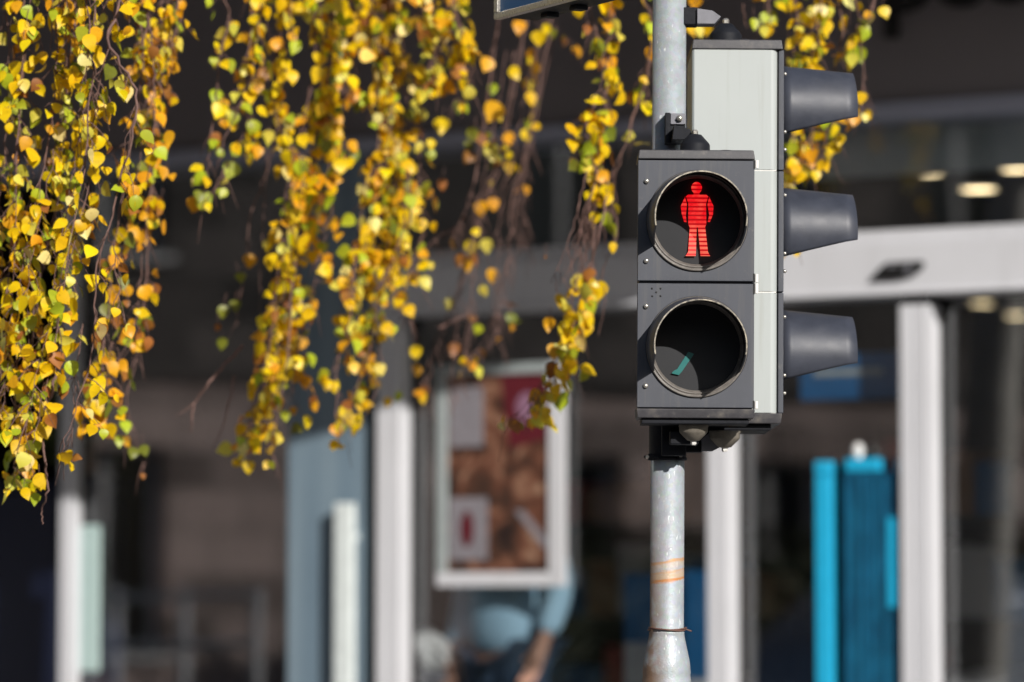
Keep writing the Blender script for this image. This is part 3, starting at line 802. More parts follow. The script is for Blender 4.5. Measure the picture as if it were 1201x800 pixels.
# ------------------------------------------------------------------ people
def skinned(name, verts, edges, radii, m, parent, root=0, sub=2):
    me = bpy.data.meshes.new(name)
    me.from_pydata([tuple(v) for v in verts], edges, [])
    me.materials.append(M[m])
    o = bpy.data.objects.new(name, me)
    C.objects.link(o); o.parent = parent
    md = o.modifiers.new('skin', 'SKIN'); md.use_smooth_shade = True
    sd = o.modifiers.new('sub', 'SUBSURF'); sd.levels = sub; sd.render_levels = sub
    lay = me.skin_vertices[0].data if len(me.skin_vertices) else None
    if lay is None:
        bm = bmesh.new(); bm.from_mesh(me); bm.verts.layers.skin.verify(); bm.to_mesh(me); bm.free()
        lay = me.skin_vertices[0].data
    for i, r in enumerate(radii):
        lay[i].radius = (r, r) if not hasattr(r, '__len__') else r
        lay[i].use_root = (i == root)
    return o
def person(label, loc, rotz, top, legs, hair, elbow_l, hand_l, elbow_r, hand_r):
    """faces local -y; 1.75 m tall"""
    t = thing('person', label, 'person', loc, rotz)
    V = [(0, 0, .98), (0, 0, 1.12), (0, .01, 1.28), (0, .015, 1.42), (0, .0, 1.52), (0, -.02, 1.60), (0, -.025, 1.68)]
    Rr = [(.15, .11), (.13, .10), (.155, .11), (.14, .09), (.055, .055), (.078, .09), (.065, .08)]
    E = [(0, 1), (1, 2), (2, 3), (3, 4), (4, 5), (5, 6)]
    def add(p, r, frm):
        V.append(p); Rr.append(r); E.append((frm, len(V) - 1)); return len(V) - 1
    hands = []
    for sgn, el, hd in ((-1, elbow_l, hand_l), (1, elbow_r, hand_r)):
        a = add((sgn * .18, .01, 1.40), .06, 3)
        b = add(el, .045, a)
        c = add(hd, .028, b)
        d = (Vector(hd) - Vector(el)).normalized()
        e = add(tuple(Vector(hd) + d * .05), (.038, .022), c)
        side = d.cross(Vector((0, 1, 0.2))).normalized()
        for k in range(4):
            st = Vector(hd) + d * .085 + side * (k - 1.5) * .02
            L = (.06, .075, .07, .055)[k]
            i1 = add(tuple(st), .010, e)
            i2 = add(tuple(st + d * L * .55 + Vector((0, -.012, -.01))), .0085, i1)
            add(tuple(st + d * L + Vector((0, -.03, -.02))), .007, i2)
        st = Vector(hd) + d * .04 + side * (-.045)
        i1 = add(tuple(st), .012, e); add(tuple(st + d * .04 + side * (-.02)), .009, i1)
    for sgn in (-1, 1):
        a = add((sgn * .09, 0, .90), .10, 0); b = add((sgn * .10, -.01, .50), .06, a)
        c = add((sgn * .10, .02, .10), .04, b); add((sgn * .11, -.12, .05), (.04, .035), c)
    body = skinned('body', V, E, Rr, 'skin', t)
    # face: nose, mouth, eyes, ears
    f = MB(); f.tube([(0, -.108, 1.655), (0, -.128, 1.625), (0, -.112, 1.615)], [.008, .013, .008], 8)
    f.tube([(-.082, -.02, 1.66), (-.088, -.015, 1.63), (-.08, -.02, 1.60)], [.008, .014, .008], 6)
    f.tube([(.082, -.02, 1.66), (.088, -.015, 1.63), (.08, -.02, 1.60)], [.008, .014, .008], 6)
    f.build('face', 'skin', body)
    f = MB(); f.tube([(-.025, -.108, 1.585), (0, -.113, 1.583), (.025, -.108, 1.585)], .005, 6); f.build('mouth', 'box_red', body)
    for x in (-.03, .03):
        f = MB(); f.lathe([(0, -.009), (.009, -.004), (.009, .004), (0, .009)], (x, -.104, 1.65), 'y', 12); f.build('eye', 'shoe_dark', body)
    # hair
    q = MB(); bmesh.ops.create_icosphere(q.bm, subdivisions=3, radius=1)
    for v in q.bm.verts:
        c = v.co.copy(); k = 1 + .06 * noise.noise(c * 5)
        y = c.y * .105 * k + .0; z = c.z * .10 * k + 1.70
        if c.y < -.2 and c.z < .15: y = max(y, -.03)
        v.co = Vector((c.x * .092 * k, y, z - (.07 if c.y > .1 and c.z < .2 else 0)))
    q.build('hair', hair, t)
    # clothes
    V2 = [(0, 0, .84), (0, 0, 1.12), (0, .01, 1.28), (0, .015, 1.42), (0, .0, 1.475)]
    R2 = [(.205, .165), (.175, .14), (.18, .13), (.16, .105), (.075, .075)]
    E2 = [(0, 1), (1, 2), (2, 3), (3, 4)]
    for sgn, el, hd in ((-1, elbow_l, hand_l), (1, elbow_r, hand_r)):
        V2.append((sgn * .185, .01, 1.40)); R2.append(.078); E2.append((3, len(V2) - 1))
        V2.append(el); R2.append(.060); E2.append((len(V2) - 2, len(V2) - 1))
        V2.append(tuple(Vector(el).lerp(Vector(hd), .86))); R2.append(.052); E2.append((len(V2) - 2, len(V2) - 1))
    skinned('shirt', V2, E2, R2, top, t)
    V3 = [(0, 0, .97)]; R3 = [(.168, .125)]; E3 = []
    for sgn in (-1, 1):
        for p, r, f_ in (((sgn * .09, 0, .88), .115, 0), ((sgn * .10, -.01, .50), .078, None), ((sgn * .10, .02, .12), .062, None)):
            V3.append(p); R3.append(r); E3.append((0 if f_ == 0 else len(V3) - 2, len(V3) - 1))
    skinned('trousers', V3, E3, R3, legs, t)
    for sgn in (-1, 1):
        skinned('shoe', [(sgn * .10, .05, .05), (sgn * .105, -.06, .045), (sgn * .115, -.16, .035)], [(0, 1), (1, 2)], [.05, .048, .035], 'shoe_dark', t)
    return t
s_, _ = pf(594, 740, 0.19)
person('person in a light blue shirt and jeans standing behind the poster, head hidden', W(s_, .19, FZ + .012), -FR - R(15), 'shirt_blue', 'jeans', 'hair_brown',
       (-.25, .03, 1.12), (-.23, -.06, .88), (.26, .04, 1.14), (.25, -.06, .93))

# ------------------------------------------------------------------ what the glass mirrors: the far side of the street
def mirrored(px, Yv, z=0.0):
    """the real spot whose image in the shop glass lies at px, Yv metres away"""
    x = (px - 600.5) / FPX * Yv
    p = Vector((x, Yv, 0)) - F0
    o_ = p.dot(FN)
    q = p - FN * 2 * o_
    return F0 + Vector((q.x, q.y, z))
# house whose lit front looks along the street
HX = -17.0
house = thing('corner_house', 'stucco and stone house with white window sills across the street', 'building', (HX, 0, 0), 0)
y0h, y1h = -26, 17
openings = []
wl = MB()
wins = []
yy = y0h + 1.0
k = 0
while yy < y1h - 1.6:
    wins.append(yy); yy += 2.35
for lev, (za, zb, wz0, wz1, mname) in enumerate(((0, 3.6, 1.05, 2.9, 'stucco'), (3.6, 7.2, 4.5, 6.4, 'stone'), (7.2, 10.6, 8.0, 9.7, 'stone'))):
    q = MB()
    q.box(-9, 0, y0h, y1h, za, wz0); q.box(-9, 0, y0h, y1h, wz1 + .0005, zb - .001)
    prev = y0h
    for y in wins + [None]:
        e = y if y is not None else y1h
        q.box(-9, 0, prev, e, wz0 + .0005, wz1)
        if y is not None:
            q.box(-9, -.25, y, y + 1.05, wz0 + .0005, wz1)
            prev = y + 1.05
    q.build('wall', mname, house)
    for y in wins:
        f = MB(); f.box(-.245, -.18, y, y + .07, wz0 + .06, wz1); f.box(-.245, -.18, y + .98, y + 1.05, wz0 + .06, wz1)
        f.box(-.245, -.18, y + .0705, y + .9795, wz1 - .07, wz1 - .001); f.box(-.245, -.18, y + .49, y + .55, wz0 + .06, wz1 - .071)
        o = f.build('window', 'sill_white', house)
        MB().box(-.24, -.225, y + .071, y + .979, wz0 + .061, wz1 - .071).build('pane', 'window_glass', o)
        MB().box(-.24, .10, y - .06, y + 1.11, wz0 + .001, wz0 + .058).build('sill', 'sill_white', o)
    MB().box(.001, .06, y0h, y1h, zb - .12, zb + .1).build('string_course', 'stone', house)
MB().prism([(-9.4, 10.61), (.4, 10.61), (-4.5, 13.5)], 'y', y0h - .3, y1h + .3).build('roof', 'roof_tile', house)
# pavement in front of the house
tag(MB().box(-17.0, -14.6, -26, 17, .001, .13).build('far_pavement', 'paving'), kind='structure')

# clipped hedge before the house, and unseen houses added to block low sky
def hedge():
    q = MB(); rnd = random.Random(3)
    q.box(-15.9, -15.25, -22, 5.5, .1, 2.0)
    for _ in range(9000):
        y = rnd.uniform(-22, 5.5); side = rnd.random()
        if side < .65: c = Vector((-15.2 + rnd.gauss(0, .06), y, rnd.uniform(.15, 2.1)))
        else: c = Vector((rnd.uniform(-15.95, -15.2), y, 2.05 + abs(rnd.gauss(0, .09))))
        a = Vector((rnd.gauss(0, 1), rnd.gauss(0, 1), rnd.gauss(0, 1))).normalized() * .07
        b = a.orthogonal().normalized() * .045
        q.bm.faces.new([q.bm.verts.new(c + v) for v in (a, b, -a, -b)])
    return tag(q.build('hedge', 'hedge_green'), 'dark clipped hedge before the corner house, mirrored low in the shop glass', 'hedge')
hedge()
rail = thing('railing', 'light steel railing before the far hedge, mirrored low in the left glass', 'railing', (0, 0, 0))
ra, rb = mirrored(60, 27), mirrored(300, 25)
for z in (1.62, 1.30, .95): MB().tube([(ra.x, ra.y, z - .04), (rb.x, rb.y, z)], .028, 8).build('rail', 'frame_white', rail)
for i in range(4):
    p_ = ra.lerp(rb, i / 3); MB().tube([(p_.x, p_.y, 0), (p_.x, p_.y, 1.66)], .032, 8).build('upright', 'frame_white', rail)
mat_row = thing('sky_block_houses', 'unseen row of pale houses behind the viewer, added to block low sky', 'building', (0, -34, 0), 0)
MB().box(-60, 60, -9, 0, 0, 8.2).build('wall', 'stucco', mat_row)
MB().prism([(-9.5, 8.21), (.5, 8.21), (-4.5, 10.6)], 'x', -60.5, 60.5).build('roof', 'roof_tile', mat_row)
for i in range(24):
    for z in (1.0, 4.2):
        f = MB().box(-58 + i * 5, -56.6 + i * 5, .002, .06, z, z + 1.7).build('window', 'sill_white', mat_row)
        MB().box(-57.9 + i * 5, -56.7 + i * 5, .061, .07, z + .1, z + 1.6).build('pane', 'window_glass', f)

def car(label, loc, rotz, paint, group=None):
    t = thing('parked_car', label, 'car', loc, rotz, 'cars parked across the street')
    prof = [(-2.15, .32), (-2.2, .62), (-2.12, .92), (-1.95, 1.02), (-1.1, 1.12), (-.55, 1.55), (.2, 1.66), (1.45, 1.62), (2.0, 1.15), (2.18, 1.02), (2.2, .45), (2.1, .3)]
    q = MB()
    secs = []
    n = len(prof)
    for y, kx in ((-.86, 1), (.86, 1)):
        ring = []
        for x, z in prof:
            ins = .16 if z > 1.3 else (.03 if z < .5 else 0)
            ring.append(q.bm.verts.new((x, y - math.copysign(ins, y), z)))
        secs.append(ring)
    q.bm.faces.new(secs[0][::-1]); q.bm.faces.new(secs[1])
    for i in range(n): q.bm.faces.new((secs[0][i], secs[0][(i + 1) % n], secs[1][(i + 1) % n], secs[1][i]))
    b = q.build('body', paint, t, bevel=.06, seg=3)
    for sg in (-1, 1):
        q = MB(); q.hexa([(-.95, sg * .835, 1.17), (.35, sg * .835, 1.17), (.35, sg * .80, 1.17), (-.95, sg * .80, 1.17), (-.5, sg * .735, 1.5), (.35, sg * .72, 1.58), (.35, sg * .69, 1.58), (-.5, sg * .69, 1.5)]); q.build('side_window', 'window_glass', t)
        q = MB(); q.hexa([(.43, sg * .835, 1.17), (1.75, sg * .835, 1.17), (1.75, sg * .80, 1.17), (.43, sg * .80, 1.17), (.43, sg * .72, 1.58), (1.4, sg * .73, 1.53), (1.4, sg * .69, 1.53), (.43, sg * .69, 1.58)]); q.build('side_window', 'window_glass', t)
        q = MB(); q.tube([(-.5, sg * .62, 1.60), (-.3, sg * .62, 1.69), (1.2, sg * .62, 1.70), (1.4, sg * .62, 1.63)], .018); q.build('roof_rail', 'car_silver', t)
    MB().hexa([(-1.13, -.66, 1.145), (-1.13, .66, 1.145), (-1.10, .66, 1.13), (-1.10, -.66, 1.13), (-.6, -.62, 1.53), (-.6, .62, 1.53), (-.57, .62, 1.52), (-.57, -.62, 1.52)]).build('windscreen', 'window_glass', t)
    for x in (-1.4, 1.4):
        for sg in (-1, 1):
            wh = MB().lathe([(.0, -.11), (.2, -.11), (.31, -.11), (.34, -.07), (.34, .07), (.31, .11), (0, .11)], (0, 0, 0), 'y', 28).build('wheel', 'tyre', t, loc=(x, sg * .8, .34))
            MB().lathe([(0, .035), (.05, .045), (.18, .02), (.21, .03), (.21, 0)], (0, 0, 0), 'y', 20).build('rim', 'rim', wh, loc=(0, sg * .1, 0)).scale.y = sg
    for sg in (-1, 1):
        MB().box(-2.21, -2.08, sg * .72 - .14, sg * .72 + .14, .68, .84).build('headlight', 'headlight', t, bevel=.02)
        MB().box(2.09, 2.215, sg * .74 - .1, sg * .74 + .1, .8, 1.02).build('tail_light', 'tail_light', t, bevel=.02)
    return t
p = mirrored(170, 35)
car('dark blue parked car with silver roof rails, mirrored beside the tall narrow post', (p.x, p.y, 0), R(62), 'car_dark')
p = mirrored(1180, 27)
car('silver blue parked car mirrored at the lower right of the glass', (p.x, p.y, 0), R(75), 'car_silver')
p = mirrored(313, 40)
person('person in a rust red top and dark trousers across the street, mirrored in glass', (p.x, p.y, 0.0), R(70), 'rust_cloth', 'navy_cloth', 'hair_brown',
       (-.25, .0, 1.12), (-.2, -.2, 1.05), (.25, .0, 1.12), (.1, -.22, 1.2))

# ------------------------------------------------------------------ signal pole
TILT = R(0.40)
PY = 8.20
pb = at(782.2, 700, PY)
root_x = pb.x - math.tan(TILT) * (pb.z - 0)
pole = thing('signal_pole', 'galvanised steel signal pole with orange rust bands and a twisted wire', 'pole', (root_x, PY, 0), 0, tilt=TILT)
def pz(py): return at(783, py, PY).z
PR = 0.0362
# the pole's material reads world-like heights, its mesh origin sits on the ground
MB().lathe([(0, 0), (.052, 0), (.052, pz(797)), (.0505, pz(791)), (.0515, pz(789)), (.049, pz(775)), (.043, pz(760)), (.0385, pz(748)),
            (.0372, pz(743)), (.038, pz(742)), (PR, pz(741)), (PR, 4.1), (.0, 4.1)], n=56).build('tube', 'galvanised', pole)
MB().lathe([(.052, 0), (.13, 0.002), (.13, .02), (.06, .025), (.053, .05)], n=40).build('base_plate', 'galvanised', pole)
wr = MB()
for off, ph_ in ((0, 0), (.0022, 1.2)):
    wr.tube([((.0395 + .002 * math.sin(3 * a + ph_)) * math.cos(a), (.0395 + .002 * math.sin(3 * a + ph_)) * math.sin(a), pz(738.5) + .0022 * math.sin(2 * a + ph_) + off) for a in [i * 2 * PI / 40 for i in range(40)]]
            + [(.041, .0, pz(738)), (.052, -.012, pz(740))], .0016, 6)
wr.build('wire', 'wire', pole)
# brackets, in pole coordinates: px at the pole's depth
kx = PY / FPX
def bx(px, py): return (px - (782.2 + (700 - py) * math.tan(TILT))) * kx
def sleeve(py0, py1, name='clamp'):
    z0, z1 = pz(py1), pz(py0)
    q = MB()
    q.lathe([(PR + .001, z0), (PR + .0035, z0), (PR + .0035, z1), (PR + .001, z1)], n=48)
    q.lathe([(PR + .003, z0), (PR + .0055, z0 + .001), (PR + .0055, z0 + .006), (PR + .003, z0 + .007)], n=48)
    return q
q = sleeve(496, 540)
q.box(-.043, -.030, -.046, -.030, pz(541), pz(533)); q.box(.020, .034, -.050, -.030, pz(541), pz(531))
q.tube([(-.052, -.04, pz(537)), (-.02, -.045, pz(537))], .0035)
q.box(-.015, .036, -.075, -.036, pz(536), pz(494))
q.build('clamp', 'bracket_black', pole, bevel=.002)
q = MB().tube([(-.045, -.047, pz(537)), (-.045, -.055, pz(537))], .004); q.build('bolt', 'screw_metal', pole)
q = MB().tube([(.026, -.05, pz(535)), (.026, -.058, pz(535))], .0045); q.build('bolt', 'screw_metal', pole)
# lower arm to the pedestrian head (runs toward the viewer)
q = MB(); q.box(.0, .060, -.13, -.076, pz(524), pz(508)); q.build('arm', 'bracket_black', pole, bevel=.003)
# lower arm to the vehicle head (runs right)
xv = bx(858, 510)
q = MB().prism([(.03, pz(530)), (xv - .065, pz(530)), (xv - .045, pz(526)), (xv - .030, pz(522)), (xv + .012, pz(514)), (xv + .012, pz(499)), (.03, pz(499))], 'y', .012, .05)
q.build('arm', 'bracket_black', pole, bevel=.003)
MB().prism([(bx(823, 515), pz(529)), (bx(836, 515), pz(529)), (bx(849, 515), pz(522)), (bx(849, 515), pz(506)), (bx(834, 515), pz(506)), (bx(823, 515), pz(515))], 'y', -.012, .010).build('sunlit_bracket_face', 'bracket_grey', pole, bevel=.001)  # sunlit face of the dark bracket, its brightness put into the grey
# upper bracket for the pedestrian head
z0, z1 = pz(172), pz(137)
q = MB(); q.box(bx(780, 150), bx(804, 150), -.060, -.033, z0, z1); q.box(bx(780, 150), bx(786, 150), -.072, -.0605, z0, z1)
q.build('clamp', 'bracket_black', pole, bevel=.0015)
MB().box(bx(786.5, 150), bx(804, 150), -.066, -.0605, pz(150), pz(137.5)).build('sunlit_bracket_face', 'bracket_grey', pole, bevel=.001)  # front of the black bracket painted grey where the sun strikes it
MB().lathe([(0, -.008), (.0065, -.008), (.0075, -.004), (.0075, 0)], (bx(797, 143), -.066, pz(143.5)), 'y', 6).build('bolt', 'screw_metal', pole)
q = MB().prism([(bx(787, 160), pz(172)), (bx(812, 160), pz(172)), (bx(808, 160), pz(160)), (bx(789, 160), pz(155))], 'y', -.13, -.061)
q.build('arm', 'bracket_black', pole, bevel=.001)
# upper arm for the vehicle head
q = MB()
q.box(.030, bx(820, 20), -.022, .03, pz(30), pz(10)); q.build('clamp', 'bracket_black', pole, bevel=.0015)
q = MB().prism([(bx(819, 20), pz(30)), (bx(839.5, 20), pz(30)), (bx(847, 20), pz(21.5)), (bx(837, 20), pz(14.5)), (bx(819, 20), pz(12))], 'y', -.030, .02)
q.build('arm', 'bracket_grey', pole, bevel=.0012)  # grey for the lit length of the arm; its shadowed root is black

def dome(parent, x, y, z, r, h, up=1, mt='bracket_black', mb_='screw_metal'):
    prof = [(r * 1.0, 0), (r * 1.02, h * .10), (r * .97, h * .16), (r * .97, h * .42), (r * .90, h * .52), (r * .42, h * .96), (r * .2, h), (0, h)]
    q = MB().lathe([(a, b * up) for a, b in prof], (x, y, z), 'z', 40)
    d = q.build('mount', mt, parent)
    MB().lathe([(r * .20, h * up * .98), (r * .20, h * up * 1.16), (r * .14, h * up * 1.24), (0, h * up * 1.24)], (x, y, z), 'z', 6, smooth=False).build('bolt', mb_, d)

def visor(parent, c, L, r0, r1, axis, dip, m=('visor_grey', 'visor_inside'), cut=0.50, roll=0.0, rise=.42):
    """tunnel visor: open below; axis '-y' toward the viewer or '+x' to the right"""
    q = MB()
    nA, nL = 56, 8
    a_end = math.asin(cut)                       # the cut lies this far below the centre at the root
    outer, inner = [], []
    th = .0025
    for i in range(nL + 1):
        t = i / nL
        r = r0 + (r1 - r0) * t
        a0 = -a_end * (1 - t * rise)
        ro, ri = [], []
        for j in range(nA + 1):
            a = a0 + (PI - 2 * a0) * j / nA
            # mouth leans back a little at the top
            ext = t * L * (1 - .02 * math.cos(2 * a) * 0)
            for rr, lst in ((r, ro), (r - th, ri)):
                X, Z = rr * math.cos(a + roll), rr * math.sin(a + roll) - t * dip
                if t == 1: e = ext + .006 * math.cos(a) * math.cos(a)
                else: e = ext
                if axis == '-y': p = (c[0] + X, c[1] - e, c[2] + Z)
                else: p = (c[0] + e, c[1] + X, c[2] + Z)
                lst.append(q.bm.verts.new(p))
        outer.append(ro); inner.append(ri)
    for i in range(nL):
        for j in range(nA):
            f = q.bm.faces.new((outer[i][j], outer[i][j + 1], outer[i + 1][j + 1], outer[i + 1][j])); f.smooth = True
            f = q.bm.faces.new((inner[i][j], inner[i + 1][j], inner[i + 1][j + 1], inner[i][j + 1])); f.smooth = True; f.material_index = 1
        for j in (0, nA):
            q.bm.faces.new((outer[i][j], outer[i + 1][j], inner[i + 1][j], inner[i][j]))
    for j in range(nA):
        for i in (0, nL):
            q.bm.faces.new((outer[i][j], outer[i][j + 1], inner[i][j + 1], inner[i][j])).material_index = 2 if i else 0
    return q.build('visor', list(m) + ['worn_edge'], parent)

# ------------------------------------------------------------------ pedestrian signal
Y1 = 8.0
k1 = Y1 / FPX
o1 = at(815.5, 491, Y1)
ped = thing('pedestrian_signal', 'dark grey pedestrian signal head showing the red standing man', 'pedestrian signal', o1, 0, tilt=TILT)
def X1(px): return (px - 815.5) * k1
def Z1(py): return (491 - py) * k1 * 1.002
xl, xr = X1(746.8), X1(884.2)
MB().box(xl + .003, xr - .001, .013, .118, Z1(479), Z1(186)).build('housing', 'housing_dark', ped, bevel=.004)
cz = (Z1(258.5), Z1(407))
cxp = X1(817)
for i, (a, b) in enumerate(((186.8, 329.3), (332.2, 478.3))):
    d = MB().plate_hole(xl, xr, Z1(b), Z1(a), cxp, cz[i], .106, 0, .012).build('door', 'housing_dark', ped, bevel=.0016)
    # stepped lens holder
    MB().lathe([(.1058, .012), (.1058, -.004), (.1045, -.0062), (.1015, -.0062), (.1008, -.002), (.0988, -.002), (.0980, -.0045), (.0955, -.0045), (.0945, .001), (.0915, .003), (.0905, .006), (.0905, .012)],
               (cxp, 0, cz[i]), 'y', 90).build('lens_ring', 'ring_rubber', d)
    lens = MB().lathe([(0, .002), (.03, .0026), (.06, .0044), (.0904, .009)], (cxp, 0, cz[i]), 'y', 72).build('lens', 'lens_dark', d)
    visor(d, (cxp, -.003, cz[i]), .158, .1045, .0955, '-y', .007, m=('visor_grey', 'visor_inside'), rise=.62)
    for sy in (((212, 306) if i == 0 else (359.5, 453))):
        MB().lathe([(0, -.006), (.0035, -.006), (.0052, -.004), (.0055, 0)], (X1(757), 0, Z1(sy)), 'y', 14).build('screw', 'screw_metal', d)
    if i == 1:
        vh = MB()
        for (a_, b_) in ((764, 338.5), (774, 338.5), (769, 343), (764.3, 347.5), (774, 347.3)):
            vh.lathe([(0, -.0006), (.0021, -.0006), (.0021, 0.001)], (X1(a_), 0, Z1(b_)), 'y', 10)
        vh.build('vent_holes', 'letter_black', d)
    if i == 0:
        fig = MB()
        def PG(pts): fig.prism([(X1(a), Z1(b)) for a, b in pts], 'y', -.0008, .0012)
        PG([(816 + 6.3 * math.cos(t * PI / 12), 219.3 - 6.9 * math.sin(t * PI / 12)) for t in range(24)])
        fig.box(X1(812.5), X1(819.5), -.0007, .0011, Z1(228), Z1(225))
        PG([(806, 227.5), (827.5, 227.5), (829.8, 229.5), (827.2, 238), (827.6, 262), (826, 266), (808, 266), (806.3, 262), (806.4, 238), (803.5, 229.5)])
        PG([(802.5, 229.8), (804.7, 239), (803.4, 252), (804.2, 260), (801.4, 259.5), (798.6, 250), (797.4, 241)])
        PG([(830.8, 229.8), (836, 241), (835.3, 251), (831.8, 259.5), (829.3, 259.5), (831, 251), (828.9, 239)])
        PG([(808, 266.2), (816.3, 266.2), (815.4, 295), (806.4, 295)])
        PG([(817.6, 266.2), (826.3, 266.2), (829.7, 295), (820.6, 295)])
        PG([(806.2, 295.3), (815.4, 295.3), (815.2, 299.8), (803.3, 299.8)])
        PG([(820.5, 295.3), (829.9, 295.3), (832.2, 299.8), (821, 299.8)])
        fig.build('standing_man', 'red_led', d)
    else:
        fig = MB()
        def PG(pts): fig.prism([(X1(a), Z1(b)) for a, b in pts], 'y', .0012, .0030)
        PG([(807, 412.5), (813.8, 415), (799.5, 436), (796, 440), (787.5, 438), (790, 435), (794, 433)])  # only the walking man's sunlit leg is shaped; the shaded rest is left out
        fig.build('sunlit_leg', 'unlit_green', d)
# cap and tray
def rimmed(name, px0, px1, pyt, pyb, y0, y1, fx, fz, inset, m, parent, taper_down=False):
    x0, x1 = fx(px0), fx(px1); z0, z1 = fz(pyb), fz(pyt)
    i = inset
    top = [(x0 + i, y0 + i, z1), (x1 - i, y0 + i, z1), (x1 - i, y1 - i, z1), (x0 + i, y1 - i, z1)]
    bot = [(x0, y0, z0), (x1, y0, z0), (x1, y1, z0), (x0, y1, z0)]
    if taper_down:
        top, bot = [(a, b, z1) for a, b, _ in bot], [(a, b, z0) for a, b, _ in top]
    return MB().hexa(bot + top).build(name, m, parent, bevel=.0022)
rimmed('cap', 746.5, 884.8, 174.5, 185.6, -.004, .125, X1, Z1, .003, 'cap_black', ped)
rimmed('tray', 746, 885.5, 479.5, 490.5, -.003, .125, X1, Z1, .003, 'cap_black', ped, True)
for (a, b) in ((186, 195.5), (320.5, 330.2), (331.6, 343.5), (470, 479)):
    MB().lathe([(0, Z1(b)), (.0042, Z1(b)), (.0042, Z1(a)), (0, Z1(a))], (X1(887), .004, 0), 'z', 14).build('hinge', 'white_plastic', ped, bevel=.0006)
    MB().box(X1(883), X1(884.6), -.0008, .003, Z1(b + 1), Z1(a - .5)).build('hinge_slot', 'gasket_and_shade', ped)
dome(ped, X1(815.5), .06, Z1(174.3), .0325, .040)
dome(ped, X1(815), .06, Z1(497), .031, .034, -1, 'dome_grime', 'white_plastic')
MB().lathe([(.016, 0), (.014, .004), (0, .005)], (X1(852), .05, Z1(174)), 'z', 20).build('plug', 'cap_black', ped)
MB().box(xl + .01, xr - .01, .01, .115, Z1(497), Z1(490.8)).build('under_frame', 'bracket_black', ped, bevel=.002)

# ------------------------------------------------------------------ vehicle signal
Y2 = 8.19
k2 = Y2 / FPX
o2 = at(860, 497, Y2)
veh = thing('vehicle_signal', 'tall light grey vehicle signal head with three dark visors seen side on', 'traffic signal', o2, 0, tilt=TILT)
def X2(px): return (px - 860) * k2
def Z2(py): return (497 - py) * k2 * 1.002
DEP = .25
def sec_profile(x0, x1, rr, y0=0, y1=DEP):
    pts = [(x0, y1), (x0, y0 + .004), (x0 + .004, y0)]
    for i in range(7):
        a = -PI / 2 + i * PI / 2 / 6
        pts.append((x1 - rr + rr * math.cos(a), y0 + rr + rr * math.sin(a)))
    for i in range(7):
        a = i * PI / 2 / 6
        pts.append((x1 - rr + rr * math.cos(a), y1 - rr + rr * math.sin(a)))
    return pts
secs = [(55.5, 197.6), (199.0, 341.3), (342.7, 484)]
for i, (a, b) in enumerate(secs):
    hs_ = MB().prism(sec_profile(X2(810.5), X2(911.6), .016), 'z', Z2(b), Z2(a), smooth=False).build('housing_section', 'housing_light', veh, bevel=.0008)
    hs_.data.shade_smooth()
    MB().box(X2(812), X2(910), .002, DEP - .002, Z2(b) - .0030, Z2(b) - .0002).build('joint', 'white_plastic', hs_)
    cy, czz = DEP / 2, Z2((a + b) / 2)
    d = MB()
    d.plate_hole(.004, DEP - .004, Z2(b), Z2(a), cy, czz, .104, 0, .0117)
    for v in d.bm.verts:                       # turn the plate to face right
        x, y, z = v.co; v.co = (X2(912.4) + y, x, z)
    d = d.build('door', 'housing_dark', veh, bevel=.0015)
    MB().lathe([(.1038, 0), (.1038, .013), (.099, .013), (.094, .006), (.09, .004)], (X2(912.4), cy, czz), 'x', 60).build('lens_ring', 'ring_rubber', d)
    MB().lathe([(0, .010), (.05, .009), (.089, .004)], (X2(912.4), cy, czz), 'x', 40).build('lens', ('lens_red', 'lens_amber', 'lens_green')[i], d)
    # visor: two screws show on its flange
    vc = Z2((119.5, 265.5, 411.5)[i])
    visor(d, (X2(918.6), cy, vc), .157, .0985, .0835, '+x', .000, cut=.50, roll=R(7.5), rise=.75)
    for sy in (82, 151, 172):
        MB().lathe([(0, -.006), (.003, -.006), (.0042, -.003), (.0042, 0)], (X2(921), .030, Z2(sy + (0, 144, 288)[i])), 'y', 12).build('screw', 'screw_metal', d)
rimmed('cap', 809.5, 917.5, 43.5, 55.1, -.004, DEP + .004, X2, Z2, .003, 'cap_black', veh)
rimmed('tray', 812, 917.5, 484.4, 496.5, -.003, DEP + .003, X2, Z2, .003, 'cap_black', veh, True)
dome(veh, X2(851.5), .06, Z2(43.8), .036, .044)
dome(veh, X2(849.5), -.02, Z2(506), .033, .036, -1, 'dome_grime', 'white_plastic')
MB().lathe([(.016, 0), (.016, .009), (.012, .012), (0, .012)], (X2(874), .08, Z2(44)), 'z', 20).build('plug', 'cap_black', veh)
MB().lathe([(.015, 0), (.015, -.006), (.010, -.009), (0, -.009)], (X2(868), .09, Z2(500)), 'z', 20).build('plug', 'dome_grime', veh)
MB().box(X2(820), X2(905), .02, DEP - .02, Z2(504), Z2(496.8)).build('under_frame', 'bracket_black', veh, bevel=.002)

